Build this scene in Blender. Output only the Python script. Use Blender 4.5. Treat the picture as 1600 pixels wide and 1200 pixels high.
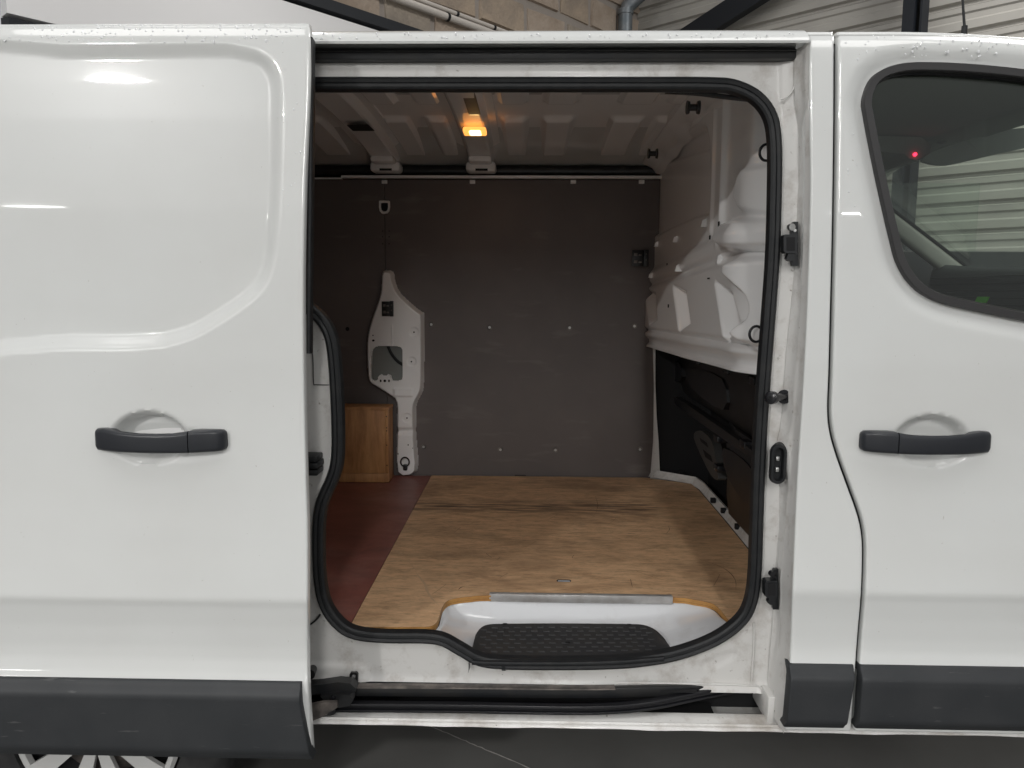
import bpy, bmesh, math, random
import numpy as np
from mathutils import Vector, Matrix
random.seed(7); RNG = np.random.default_rng(7)
for o in list(bpy.data.objects): bpy.data.objects.remove(o)
scene = bpy.context.scene
COL = scene.collection
# ------------------------------------------------------------------ camera
FPX, CX, CY = 1202.0, 800.0, 600.0          # focal length and centre of the 1600x1200 picture
CAM = Vector((0.0, -1.72, 1.30))
YAW, PITCH, ROLL = math.radians(1.29), math.radians(6.7), math.radians(0.3)
ROT = Matrix.Rotation(YAW, 3, 'Z') @ Matrix.Rotation(math.pi/2 - PITCH, 3, 'X') @ Matrix.Rotation(ROLL, 3, 'Z')
cam = bpy.data.cameras.new('camera'); cam.sensor_width = 36; cam.lens = 36*FPX/1600
cam.clip_start = 0.02; cam.clip_end = 200
camo = bpy.data.objects.new('camera', cam); COL.objects.link(camo)
camo.matrix_world = Matrix.Translation(CAM) @ ROT.to_4x4()
scene.camera = camo
# ------------------------------------------------------------------ light: workshop ambient + ceiling lamps
w = bpy.data.worlds.new('World'); scene.world = w; w.use_nodes = True
bg = w.node_tree.nodes['Background']
bg.inputs[0].default_value = (0.985, 0.995, 1.0, 1); bg.inputs[1].default_value = 0.42
def ceiling_lamp(loc, radius, power, color=(1, 0.985, 0.96)):
    l = bpy.data.lights.new('workshop_lamp', 'AREA'); l.shape = 'DISK'; l.size = radius*2; l.energy = power; l.color = color
    o = bpy.data.objects.new('workshop_lamp', l); COL.objects.link(o); o.location = loc
    return o
ceiling_lamp((-5.8, -9.2, 5.2), 0.32, 700)
ceiling_lamp((-20.0, -29.5, 5.2), 1.1, 500)
ceiling_lamp((9.5, -21.3, 5.2), 0.6, 300)
fill_strip = ceiling_lamp((0.6, -14.5, 5.2), 0.3, 950); fill_strip.data.shape = 'RECTANGLE'; fill_strip.data.size = 0.5; fill_strip.data.size_y = 17.0   # added unseen lamp: fills the load space, softens the header shadow
ceiling_lamp((-2.4, -1.2, 5.4), 1.0, 32)
ceiling_lamp((1.8, -1.2, 5.4), 1.0, 32)
ceiling_lamp((-2.6, 3.4, 5.6), 0.9, 160)
ceiling_lamp((4.0, 2.2, 5.6), 0.9, 210)
vs = scene.view_settings
vs.view_transform = 'Standard'; vs.look = 'None'; vs.exposure = 0.10; vs.gamma = 1.0; vs.use_curve_mapping = False
scene.render.resolution_x = 1024; scene.render.resolution_y = 768

# ------------------------------------------------------------------ picture -> place
def ray(px, py):
    return ROT @ Vector(((px-CX)/FPX, -(py-CY)/FPX, -1.0))
def P(px, py, Y):
    d = ray(px, py); t = (Y-CAM.y)/d.y; return CAM + d*t
def PXp(px, py, X):
    d = ray(px, py); t = (X-CAM.x)/d.x; return CAM + d*t
def PZ(px, py, Z):
    d = ray(px, py); t = (Z-CAM.z)/d.z; return CAM + d*t
PROF = np.array([(1.930,.110),(1.922,.080),(1.912,.056),(1.897,.038),(1.875,.027),(1.84,.021),(1.78,.016),(1.70,.011),(1.50,.003),(1.20,-.003),(1.00,-.009),
    (.88,-.017),(.80,-.025),(.72,-.036),(.68,-.0425),(.664,-.0455),(.655,-.0455),(.645,-.0425),(.60,-.038),(.555,-.037),(.53,-.039),(.505,-.046),(.488,-.053),(.47,-.055),(.33,-.052)])
PROF[:,0] = np.interp(PROF[:,0], [.33,.488,.66,1.0,1.2,1.93], [.27,.452,.637,.985,1.19,1.882])
_pz, _py = PROF[::-1,0], PROF[::-1,1]
_zf = np.linspace(.24, 1.94, 1701); _yf = np.interp(_zf, _pz, _py)
_k = np.ones(9)/9; _ys = np.convolve(np.pad(_yf, 4, mode='edge'), _k, 'valid')
def prof(z): return np.interp(z, _zf, _ys)
DOFF = -0.085                                # the slid-open door stands proud of the side
def PB(px, py, off=0.0):
    Y = 0.0
    for _ in range(6):
        p = P(px, py, Y); Y = float(prof(p.z))+off
    return P(px, py, Y)
def ss(a, b, x):
    t = np.clip((x-a)/(b-a), 0, 1); return t*t*(3-2*t)
def catmull(pts, n=6, closed=False):
    pts = [np.array(p, float) for p in pts]; out = []; m = len(pts)
    rng = range(m) if closed else range(m-1)
    for i in rng:
        if closed: p0, p1, p2, p3 = pts[i-1], pts[i], pts[(i+1) % m], pts[(i+2) % m]
        else:
            p1, p2 = pts[i], pts[i+1]
            p0 = pts[i-1] if i > 0 else 2*p1-p2
            p3 = pts[i+2] if i+2 < m else 2*p2-p1
        for k in range(n):
            t = k/n
            out.append(.5*((2*p1)+(-p0+p2)*t+(2*p0-5*p1+4*p2-p3)*t*t+(-p0+3*p1-3*p2+p3)*t**3))
    if not closed: out.append(pts[-1])
    return out
def sdf(X, Z, poly):
    """signed distance, negative inside; poly (n,2)"""
    poly = np.asarray(poly, float); d = np.full(X.shape, 1e9); ins = np.zeros(X.shape, bool)
    n = len(poly)
    for i in range(n):
        ax, az = poly[i]; bx, bz = poly[(i+1) % n]
        ex, ez = bx-ax, bz-az; L = ex*ex+ez*ez+1e-12
        t = np.clip(((X-ax)*ex+(Z-az)*ez)/L, 0, 1)
        d = np.minimum(d, (X-ax-t*ex)**2+(Z-az-t*ez)**2)
        if abs(ez) > 1e-12:
            c = ((az > Z) != (bz > Z)) & (X < ex*(Z-az)/ez+ax); ins ^= c
    d = np.sqrt(d); return np.where(ins, -d, d)

# ------------------------------------------------------------------ materials
MATS = {}
def nmat(name):
    m = bpy.data.materials.new(name); m.use_nodes = True; MATS[name] = m
    nt = m.node_tree; return m, nt, nt.nodes['Principled BSDF']
def simple(name, col, rough=.5, metal=0., coat=0., bump=None, emit=None, spec=None, var=None, speck=None):
    m, nt, b = nmat(name)
    b.inputs['Base Color'].default_value = (*col, 1); b.inputs['Roughness'].default_value = rough
    b.inputs['Metallic'].default_value = metal; b.inputs['Coat Weight'].default_value = coat; b.inputs['Coat Roughness'].default_value = .04
    if spec is not None: b.inputs['Specular IOR Level'].default_value = spec
    tc = nt.nodes.new('ShaderNodeTexCoord')
    if var:
        n = nt.nodes.new('ShaderNodeTexNoise'); n.inputs['Scale'].default_value = var[0]; n.inputs['Detail'].default_value = 6
        nt.links.new(tc.outputs['Object'], n.inputs['Vector'])
        mx = nt.nodes.new('ShaderNodeMixRGB'); mx.inputs[1].default_value = (*col, 1); mx.inputs[2].default_value = (*var[1], 1)
        r = nt.nodes.new('ShaderNodeValToRGB'); r.color_ramp.elements[0].position = .4; r.color_ramp.elements[1].position = .68
        nt.links.new(n.outputs['Fac'], r.inputs[0]); nt.links.new(r.outputs[0], mx.inputs[0]); nt.links.new(mx.outputs[0], b.inputs['Base Color'])
    if speck:
        sc, lo, hi, scol, amt, st = speck
        mp = nt.nodes.new('ShaderNodeMapping'); mp.inputs['Scale'].default_value = st; nt.links.new(tc.outputs['Object'], mp.inputs['Vector'])
        n = nt.nodes.new('ShaderNodeTexNoise'); n.inputs['Scale'].default_value = sc; n.inputs['Detail'].default_value = 5; nt.links.new(mp.outputs[0], n.inputs['Vector'])
        r = nt.nodes.new('ShaderNodeValToRGB'); r.color_ramp.elements[0].position = lo; r.color_ramp.elements[1].position = hi; r.color_ramp.elements[1].color = (amt, amt, amt, 1)
        nt.links.new(n.outputs['Fac'], r.inputs[0]); m2 = nt.nodes.new('ShaderNodeMixRGB'); m2.inputs[2].default_value = (*scol, 1); nt.links.new(r.outputs[0], m2.inputs[0])
        if b.inputs['Base Color'].is_linked: nt.links.new(b.inputs['Base Color'].links[0].from_socket, m2.inputs[1])
        else: m2.inputs[1].default_value = (*col, 1)
        nt.links.new(m2.outputs[0], b.inputs['Base Color'])
    if bump:
        n = nt.nodes.new('ShaderNodeTexNoise'); n.inputs['Scale'].default_value = bump[0]; n.inputs['Detail'].default_value = 4
        nt.links.new(tc.outputs['Object'], n.inputs['Vector'])
        bp = nt.nodes.new('ShaderNodeBump'); bp.inputs['Strength'].default_value = bump[1]; bp.inputs['Distance'].default_value = bump[2]
        nt.links.new(n.outputs['Fac'], bp.inputs['Height']); nt.links.new(bp.outputs[0], b.inputs['Normal'])
    if emit:
        b.inputs['Emission Color'].default_value = (*emit[0], 1); b.inputs['Emission Strength'].default_value = emit[1]
    return m
simple('paint', (.69, .70, .688), .32, coat=1.0, bump=(420, .05, .0004), var=(2.6, (.66, .665, .65)), speck=(150, .735, .76, (.30, .27, .22), .55, (1, 1, 1)))
simple('paint_inside', (.86, .855, .85), .38, coat=.5)
simple('cladding', (.022, .0245, .0275), .55, bump=(900, .25, .0006), var=(9, (.030, .032, .035)), speck=(60, .68, .74, (.12, .12, .12), .5, (.25, 1, 1.6)))
simple('handle', (.017, .019, .024), .35, bump=(1200, .1, .0003))
simple('rubber', (.010, .011, .0125), .5, spec=.35, var=(40, (.017, .0175, .0185)))
simple('window_rubber', (.030, .029, .030), .5)
simple('black', (.009, .010, .012), .38, var=(14, (.018, .0175, .017)))
simple('black_gloss', (.010, .010, .012), .25)
simple('void', (.004, .004, .005), .8)
simple('lining', (.112, .094, .089), .5, bump=(260, .15, .001), var=(3.5, (.132, .111, .104)), speck=(9, .60, .72, (.21, .185, .175), .35, (.5, 1, 2.2)))
simple('steel', (.55, .55, .54), .35, metal=1.)
simple('alu', (.52, .51, .50), .32, metal=.5, var=(25, (.40, .375, .36)))
simple('dirty_steel', (.10, .09, .085), .5, metal=.6, var=(30, (.24, .21, .19)))
simple('tyre', (.015, .015, .016), .75, var=(30, (.03, .03, .03)))
simple('hubcap', (.50, .50, .49), .4, coat=.4)
simple('mat_plastic', (.026, .026, .028), .45, bump=(500, .2, .0006), var=(12, (.030, .029, .028)))
simple('ply_edge', (.50, .26, .075), .6, var=(30, (.38, .18, .05)))
simple('headliner', (.30, .31, .30), .85)
simple('pillar_trim', (.50, .49, .45), .7)
simple('beam', (.007, .009, .013), .55, spec=.3)
simple('board_white', (.72, .71, .71), .35)
simple('mortar', (.30, .265, .235), .9, bump=(60, .5, .01))
simple('conduit', (.50, .46, .42), .5)
simple('zinc', (.14, .16, .175), .45, metal=.5, var=(12, (.22, .23, .24)))
simple('clad_wall', (.37, .355, .325), .45, var=(3, (.33, .315, .29)))
simple('slat', (.035, .042, .046), .6)
simple('grey_panel', (.22, .21, .19), .6)
simple('dash', (.040, .044, .046), .6)
simple('rib_plastic', (.045, .045, .047), .4)
simple('hinge_dark', (.05, .05, .048), .45)
simple('green', (.13, .62, .02), .5)
simple('led', (.5, .0, .02), .4, emit=((1, .02, .06), 5))
simple('concrete', (.185, .183, .175), .5, bump=(8, .15, .01), var=(2.2, (.135, .133, .127)))
simple('joint', (.62, .60, .57), .8)
simple('brown_edge', (.03, .015, .012), .7)
simple('box_wood_edge', (.36, .17, .06), .6)

def lamp_mat():
    m, nt, b = nmat('lamp_lens')
    b.inputs['Base Color'].default_value = (.9, .6, .25, 1); b.inputs['Roughness'].default_value = .3
    b.inputs['Emission Color'].default_value = (1, .36, .07, 1); b.inputs['Emission Strength'].default_value = 1.5
lamp_mat()
simple('lamp_hot', (1, .8, .4), .3, emit=((1, .66, .24), 6.0))

def dirty_paint(name, base, dirt, lo, hi, scale=7., amount=1., speck=True):
    """painted metal with a grey film of road dirt of its own shape"""
    m, nt, b = nmat(name); L = nt.links
    tc = nt.nodes.new('ShaderNodeTexCoord')
    n1 = nt.nodes.new('ShaderNodeTexNoise'); n1.inputs['Scale'].default_value = scale; n1.inputs['Detail'].default_value = 9; n1.inputs['Roughness'].default_value = .68
    L.new(tc.outputs['Object'], n1.inputs['Vector'])
    r = nt.nodes.new('ShaderNodeValToRGB'); r.color_ramp.elements[0].position = lo; r.color_ramp.elements[1].position = hi
    L.new(n1.outputs['Fac'], r.inputs[0])
    mul = nt.nodes.new('ShaderNodeMath'); mul.operation = 'MULTIPLY'; mul.inputs[1].default_value = amount
    L.new(r.outputs[0], mul.inputs[0])
    mx = nt.nodes.new('ShaderNodeMixRGB'); mx.inputs[1].default_value = (*base, 1); mx.inputs[2].default_value = (*dirt, 1)
    L.new(mul.outputs[0], mx.inputs[0]); last = mx
    if speck:
        n2 = nt.nodes.new('ShaderNodeTexNoise'); n2.inputs['Scale'].default_value = 75; n2.inputs['Detail'].default_value = 3
        L.new(tc.outputs['Object'], n2.inputs['Vector'])
        r2 = nt.nodes.new('ShaderNodeValToRGB'); r2.color_ramp.elements[0].position = .70; r2.color_ramp.elements[1].position = .78
        r2.color_ramp.elements[1].color = (.7, .7, .7, 1)
        L.new(n2.outputs['Fac'], r2.inputs[0])
        m2 = nt.nodes.new('ShaderNodeMixRGB'); m2.inputs[2].default_value = (.16, .13, .10, 1)
        L.new(r2.outputs[0], m2.inputs[0]); L.new(mx.outputs[0], m2.inputs[1]); last = m2
    L.new(last.outputs[0], b.inputs['Base Color'])
    b.inputs['Roughness'].default_value = .4; b.inputs['Coat Weight'].default_value = .25; b.inputs['Coat Roughness'].default_value = .15
dirty_paint('jamb_paint', (.66, .65, .63), (.30, .255, .215), .50, .72, 13., .60)
dirty_paint('sill_paint', (.74, .73, .71), (.26, .21, .16), .46, .72, 6., .8)
dirty_paint('well_paint', (.74, .75, .77), (.50, .48, .47), .55, .8, 9., .5, False)
MATS['well_paint'].node_tree.nodes['Principled BSDF'].inputs['Roughness'].default_value = .16; MATS['well_paint'].node_tree.nodes['Principled BSDF'].inputs['Coat Weight'].default_value = 1.0; MATS['well_paint'].node_tree.nodes['Principled BSDF'].inputs['Coat Roughness'].default_value = .03

def wood(name, c1, c2, c3, stretch, scale, worn=None, grainamt=.6, rough=.55):
    m, nt, b = nmat(name); L = nt.links
    tc = nt.nodes.new('ShaderNodeTexCoord'); mp = nt.nodes.new('ShaderNodeMapping'); mp.inputs['Scale'].default_value = stretch
    L.new(tc.outputs['Object'], mp.inputs['Vector'])
    g = nt.nodes.new('ShaderNodeTexNoise'); g.inputs['Scale'].default_value = scale; g.inputs['Detail'].default_value = 11; g.inputs['Roughness'].default_value = .72; g.inputs['Distortion'].default_value = .5
    L.new(mp.outputs[0], g.inputs['Vector'])
    r = nt.nodes.new('ShaderNodeValToRGB'); e = r.color_ramp.elements
    e[0].position = .34; e[0].color = (*c3, 1); e[1].position = .66; e[1].color = (*c1, 1); k = e.new(.5); k.color = (*c2, 1)
    L.new(g.outputs['Fac'], r.inputs[0])
    n = nt.nodes.new('ShaderNodeTexNoise'); n.inputs['Scale'].default_value = 3.2; n.inputs['Detail'].default_value = 8; n.inputs['Roughness'].default_value = .65
    mp2 = nt.nodes.new('ShaderNodeMapping'); mp2.inputs['Scale'].default_value = (stretch[0]**.5, stretch[1]**.5, stretch[2]**.5)
    L.new(tc.outputs['Object'], mp2.inputs['Vector']); L.new(mp2.outputs[0], n.inputs['Vector'])
    r2 = nt.nodes.new('ShaderNodeValToRGB'); r2.color_ramp.elements[0].position = .46; r2.color_ramp.elements[1].position = .70
    L.new(n.outputs['Fac'], r2.inputs[0])
    mul = nt.nodes.new('ShaderNodeMath'); mul.operation = 'MULTIPLY'; mul.inputs[1].default_value = grainamt
    L.new(r2.outputs[0], mul.inputs[0])
    mx = nt.nodes.new('ShaderNodeMixRGB'); mx.inputs[2].default_value = (*(worn or c3), 1)
    L.new(mul.outputs[0], mx.inputs[0]); L.new(r.outputs[0], mx.inputs[1])
    L.new(mx.outputs[0], b.inputs['Base Color']); b.inputs['Roughness'].default_value = rough
    bp = nt.nodes.new('ShaderNodeBump'); bp.inputs['Strength'].default_value = .25; bp.inputs['Distance'].default_value = .001
    L.new(g.outputs['Fac'], bp.inputs['Height']); L.new(bp.outputs[0], b.inputs['Normal'])
    return m, nt, b, mx
def ply_mat():
    m, nt, b, mx = wood('plywood', (.82, .54, .315), (.73, .465, .265), (.54, .325, .18), (1.0, 3.2, 1), 12., (.27, .16, .09), .75)
    L = nt.links; tc = nt.nodes.new('ShaderNodeTexCoord')
    # long dark scuffed streak across the board near the far wall, and fine scratches
    sp = nt.nodes.new('ShaderNodeSeparateXYZ'); L.new(tc.outputs['Object'], sp.inputs[0])
    mr = nt.nodes.new('ShaderNodeMapRange'); mr.inputs['From Min'].default_value = 1.06; mr.inputs['From Max'].default_value = 1.18; mr.interpolation_type = 'SMOOTHSTEP'
    mr2 = nt.nodes.new('ShaderNodeMapRange'); mr2.inputs['From Min'].default_value = 1.36; mr2.inputs['From Max'].default_value = 1.22; mr2.interpolation_type = 'SMOOTHSTEP'
    mrx = nt.nodes.new('ShaderNodeMapRange'); mrx.inputs['From Min'].default_value = .58; mrx.inputs['From Max'].default_value = .44; mrx.interpolation_type = 'SMOOTHSTEP'
    L.new(sp.outputs['Y'], mr.inputs[0]); L.new(sp.outputs['Y'], mr2.inputs[0]); L.new(sp.outputs['X'], mrx.inputs[0])
    mp = nt.nodes.new('ShaderNodeMapping'); mp.inputs['Scale'].default_value = (3.0, 22, 1); L.new(tc.outputs['Object'], mp.inputs['Vector'])
    n = nt.nodes.new('ShaderNodeTexNoise'); n.inputs['Scale'].default_value = 2.6; n.inputs['Detail'].default_value = 9; L.new(mp.outputs[0], n.inputs['Vector'])
    r = nt.nodes.new('ShaderNodeValToRGB'); r.color_ramp.elements[0].position = .40; r.color_ramp.elements[1].position = .64
    L.new(n.outputs['Fac'], r.inputs[0])
    def mul(a, c):
        q = nt.nodes.new('ShaderNodeMath'); q.operation = 'MULTIPLY'; L.new(a, q.inputs[0])
        if isinstance(c, float): q.inputs[1].default_value = c
        else: L.new(c, q.inputs[1])
        return q.outputs[0]
    f = mul(mul(mul(mul(mr.outputs[0], mr2.outputs[0]), mrx.outputs[0]), r.outputs[0]), .85)
    m1 = nt.nodes.new('ShaderNodeMixRGB'); m1.inputs[2].default_value = (.07, .045, .03, 1); L.new(f, m1.inputs[0]); L.new(mx.outputs[0], m1.inputs[1])
    m2 = m1
    n4 = nt.nodes.new('ShaderNodeTexNoise'); n4.inputs['Scale'].default_value = 22; n4.inputs['Detail'].default_value = 12; n4.inputs['Roughness'].default_value = .78
    mp4 = nt.nodes.new('ShaderNodeMapping'); mp4.inputs['Scale'].default_value = (1.0, 4.0, 1); L.new(tc.outputs['Object'], mp4.inputs['Vector']); L.new(mp4.outputs[0], n4.inputs['Vector'])
    r4 = nt.nodes.new('ShaderNodeValToRGB'); r4.color_ramp.elements[0].position = .50; r4.color_ramp.elements[1].position = .66; r4.color_ramp.elements[1].color = (.62, .62, .62, 1)
    L.new(n4.outputs['Fac'], r4.inputs[0])
    m4 = nt.nodes.new('ShaderNodeMixRGB'); m4.inputs[2].default_value = (.22, .135, .08, 1); L.new(r4.outputs[0], m4.inputs[0]); L.new(m2.outputs[0], m4.inputs[1])
    L.new(m4.outputs[0], b.inputs['Base Color'])
ply_mat()
wood('brown_board', (.31, .115, .090), (.25, .088, .070), (.175, .064, .053), (1, 1.6, 1), 4.5, (.42, .24, .20), .5, .42)
wood('box_wood', (.62, .33, .135), (.52, .26, .10), (.36, .165, .06), (9, 9, 1.2), 3., (.24, .10, .035), .4)
def stone_mat(name, a, c):
    simple(name, a, .9, bump=(35, .8, .012), var=(6, c))
stone_mat('stone_a', (.36, .285, .215), (.27, .22, .175)); stone_mat('stone_b', (.31, .265, .215), (.24, .205, .17)); stone_mat('stone_c', (.38, .31, .25), (.30, .235, .18))
def glass_mat(name, tint, rough=.0):
    m = bpy.data.materials.new(name); m.use_nodes = True; MATS[name] = m; nt = m.node_tree; nt.nodes.clear()
    out = nt.nodes.new('ShaderNodeOutputMaterial'); tr = nt.nodes.new('ShaderNodeBsdfTransparent'); tr.inputs[0].default_value = (*tint, 1)
    gl = nt.nodes.new('ShaderNodeBsdfGlossy'); gl.inputs['Roughness'].default_value = rough
    lw = nt.nodes.new('ShaderNodeLayerWeight'); mx = nt.nodes.new('ShaderNodeMixShader')          # Schlick reflectance, the same from both faces
    pw = nt.nodes.new('ShaderNodeMath'); pw.operation = 'POWER'; pw.inputs[1].default_value = 5; nt.links.new(lw.outputs['Facing'], pw.inputs[0])
    ma = nt.nodes.new('ShaderNodeMath'); ma.operation = 'MULTIPLY_ADD'; ma.inputs[1].default_value = .96; ma.inputs[2].default_value = .04; nt.links.new(pw.outputs[0], ma.inputs[0])
    nt.links.new(ma.outputs[0], mx.inputs[0]); nt.links.new(tr.outputs[0], mx.inputs[1]); nt.links.new(gl.outputs[0], mx.inputs[2]); nt.links.new(mx.outputs[0], out.inputs[0])
glass_mat('glass', (.90, .94, .91)); glass_mat('windscreen', (.93, .96, .935))
m, nt, b = nmat('water'); b.inputs['Base Color'].default_value = (.80, .81, .82, 1); b.inputs['Roughness'].default_value = .02; b.inputs['Coat Weight'].default_value = 1.

# ------------------------------------------------------------------ mesh helpers
def link(name, verts, faces, mat, parent=None, smooth=True, angle=38):
    me = bpy.data.meshes.new(name); me.from_pydata([tuple(map(float, v)) for v in verts], [], faces); me.update()
    bm = bmesh.new(); bm.from_mesh(me); bmesh.ops.remove_doubles(bm, verts=bm.verts, dist=1e-6); bm.to_mesh(me); bm.free()
    if mat: me.materials.append(MATS[mat])
    if smooth:
        me.polygons.foreach_set('use_smooth', [True]*len(me.polygons)); me.set_sharp_from_angle(angle=math.radians(angle))
    o = bpy.data.objects.new(name, me); COL.objects.link(o)
    if parent: o.parent = parent; o.matrix_parent_inverse = parent.matrix_world.inverted() if parent.type == 'EMPTY' and False else Matrix()
    return o
class MB:
    def __init__(s): s.v = []; s.f = []
    def add(s, v, f):
        n = len(s.v); s.v += [tuple(map(float, q)) for q in v]; s.f += [[i+n for i in q] for q in f]
    def box(s, lo, hi, bev=0.0):
        if bev <= 0:
            x0, y0, z0 = lo; x1, y1, z1 = hi
            s.add([(x0,y0,z0),(x1,y0,z0),(x1,y1,z0),(x0,y1,z0),(x0,y0,z1),(x1,y0,z1),(x1,y1,z1),(x0,y1,z1)],
                  [[0,3,2,1],[4,5,6,7],[0,1,5,4],[1,2,6,5],[2,3,7,6],[3,0,4,7]]); return
        bm = bmesh.new(); bmesh.ops.create_cube(bm, size=1)
        for q in bm.verts: q.co = Vector([(l+h)/2+c*(h-l) for l, h, c in zip(lo, hi, q.co)])
        bmesh.ops.bevel(bm, geom=list(bm.edges), offset=bev, segments=2, affect='EDGES', profile=.5)
        bm.verts.ensure_lookup_table(); s.add([q.co for q in bm.verts], [[q.index for q in f.verts] for f in bm.faces]); bm.free()
    def prism(s, pts, ext):
        """pts: 3-D polygon, ext: vector"""
        n = len(pts); pts = [Vector(p) for p in pts]; e = Vector(ext)
        s.add(pts+[p+e for p in pts], [list(range(n)), list(range(2*n-1, n-1, -1))]+[[i, n+i, n+(i+1) % n, (i+1) % n] for i in range(n)])
    def cyl(s, a, b_, r, r2=None, seg=14):
        a = Vector(a); b_ = Vector(b_); r2 = r if r2 is None else r2; d = (b_-a).normalized()
        u = d.orthogonal().normalized(); v = d.cross(u)
        A = [a+(u*math.cos(t)+v*math.sin(t))*r for t in [2*math.pi*k/seg for k in range(seg)]]
        B = [b_+(u*math.cos(t)+v*math.sin(t))*r2 for t in [2*math.pi*k/seg for k in range(seg)]]
        s.add(A+B, [list(range(seg-1, -1, -1)), list(range(seg, 2*seg))]+[[i, (i+1) % seg, seg+(i+1) % seg, seg+i] for i in range(seg)])
    def grid(s, G, mask=None):
        G = np.asarray(G); nr, nc, _ = G.shape
        f = []
        for i in range(nr-1):
            for j in range(nc-1):
                if mask is None or not mask[i, j]: f.append([i*nc+j, i*nc+j+1, (i+1)*nc+j+1, (i+1)*nc+j])
        s.add(G.reshape(-1, 3), f)
    def sweep(s, path, section, up=(0, -1, 0), closed=False, cap=True):
        """section: [(n, d)], n along tangent x up, d along up"""
        path = [Vector(p) for p in path]; up = Vector(up); m = len(path); k = len(section); V = []
        for i, p in enumerate(path):
            if closed: t = path[(i+1) % m]-path[i-1]
            else: t = path[min(i+1, m-1)]-path[max(i-1, 0)]
            t.normalize(); n = t.cross(up).normalized(); d = n.cross(t).normalized()
            V += [p+n*a+d*b_ for a, b_ in section]
        F = []
        for i in range(m if closed else m-1):
            j = (i+1) % m
            F += [[i*k+q, i*k+(q+1) % k, j*k+(q+1) % k, j*k+q] for q in range(k)]
        if cap and not closed: F += [list(range(k-1, -1, -1)), list(range((m-1)*k, m*k))]
        s.add(V, F)
    def tube(s, path, r, seg=10, closed=False):
        path = [Vector(p) for p in path]; m = len(path); V = []; n = None
        for i, p in enumerate(path):
            t = (path[(i+1) % m]-path[i-1]) if closed else path[min(i+1, m-1)]-path[max(i-1, 0)]
            t.normalize()
            n = t.orthogonal().normalized() if n is None else (n-t*n.dot(t)).normalized()
            bnm = t.cross(n)
            V += [p+(n*math.cos(a)+bnm*math.sin(a))*r for a in [2*math.pi*q/seg for q in range(seg)]]
        F = []
        for i in range(m if closed else m-1):
            j = (i+1) % m; F += [[i*seg+q, i*seg+(q+1) % seg, j*seg+(q+1) % seg, j*seg+q] for q in range(seg)]
        if not closed: F += [list(range(seg-1, -1, -1)), list(range((m-1)*seg, m*seg))]
        s.add(V, F)
    def build(s, name, mat, parent=None, smooth=True, angle=38, label=None):
        o = link(name, s.v, s.f, mat, parent, smooth, angle)
        if label: o['label'] = label
        return o
def thing(o, label, cat, group=None):
    o['label'] = label; o['category'] = cat
    if group: o['group'] = group
    return o
def empty(name, loc=(0, 0, 0)):
    e = bpy.data.objects.new(name, None); COL.objects.link(e); e.location = loc; e.empty_display_size = .1; return e
def arc(n, r, a0, a1, c=(0, 0)): return [(c[0]+r*math.cos(a0+(a1-a0)*k/n), c[1]+r*math.sin(a0+(a1-a0)*k/n)) for k in range(n+1)]
def rrect(w, h, r, n=4):
    """rounded rectangle section, centred"""
    o = []
    for cx, cy, a in ((w/2-r, h/2-r, 0), (-w/2+r, h/2-r, math.pi/2), (-w/2+r, -h/2+r, math.pi), (w/2-r, -h/2+r, 1.5*math.pi)):
        o += arc(n, r, a, a+math.pi/2, (cx, cy))
    return o

# a sheet-metal panel: a dense height field with rolled and hemmed edges
def sheet(name, X, Z, Yf, mat, parent, hem=.016, r=.004, sides='LRTB', hole=None, label=None):
    Y = Yf(X, Z); G = np.stack([X, Y, Z], -1)
    nz, nx = X.shape
    msk = np.zeros((nz-1, nx-1), bool)
    if hole is not None:
        cx = .25*(X[:-1,:-1]+X[1:,:-1]+X[:-1,1:]+X[1:,1:]); cz = .25*(Z[:-1,:-1]+Z[1:,:-1]+Z[:-1,1:]+Z[1:,1:])
        for h in hole: msk |= sdf(cx, cz, h) < 0
    def ext(edge, dx, dz):
        rows = []
        for a, bb in ((.29, .29*0+.3), (0.0, 1.0), (0.0, hem/r)):
            q = edge.copy(); q[:,0] += dx*r*(1-a); q[:,2] += dz*r*(1-a); q[:,1] += r*bb; rows.append(q)
        return rows
    if 'L' in sides:
        e = ext(G[:,0], -1, 0); G = np.concatenate([np.stack(e[::-1], 1), G], 1); msk = np.concatenate([np.zeros((nz-1, 3), bool), msk], 1)
    if 'R' in sides:
        e = ext(G[:,-1], 1, 0); G = np.concatenate([G, np.stack(e, 1)], 1); msk = np.concatenate([msk, np.zeros((nz-1, 3), bool)], 1)
    if 'B' in sides:
        e = ext(G[0], 0, -1); G = np.concatenate([np.stack(e[::-1], 0), G], 0); msk = np.concatenate([np.zeros((3, msk.shape[1]), bool), msk], 0)
    if 'T' in sides:
        e = ext(G[-1], 0, 1); G = np.concatenate([G, np.stack(e, 0)], 0); msk = np.concatenate([msk, np.zeros((3, msk.shape[1]), bool)], 0)
    mb = MB(); mb.grid(G, msk); return mb.build(name, mat, parent, angle=50, label=label)

def xz(pts, off=0.0): return [(q.x, q.z) for q in (PB(a, b_, off) for a, b_ in pts)]
def xzY(pts, Y): return [(q.x, q.z) for q in (P(a, b_, Y) for a, b_ in pts)]
def edge_fn(pts, off=0.0):
    q = sorted([(z, x) for x, z in xz(catmull(pts, 6), off)]); zz = np.array([a for a, _ in q]); xx = np.array([b_ for _, b_ in q])
    return lambda z: np.interp(z, zz, xx)

# =================================================================== THE VAN
van = empty('panel_van'); thing(van, 'white panel van with its side sliding door open on an empty load space', 'van')

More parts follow.
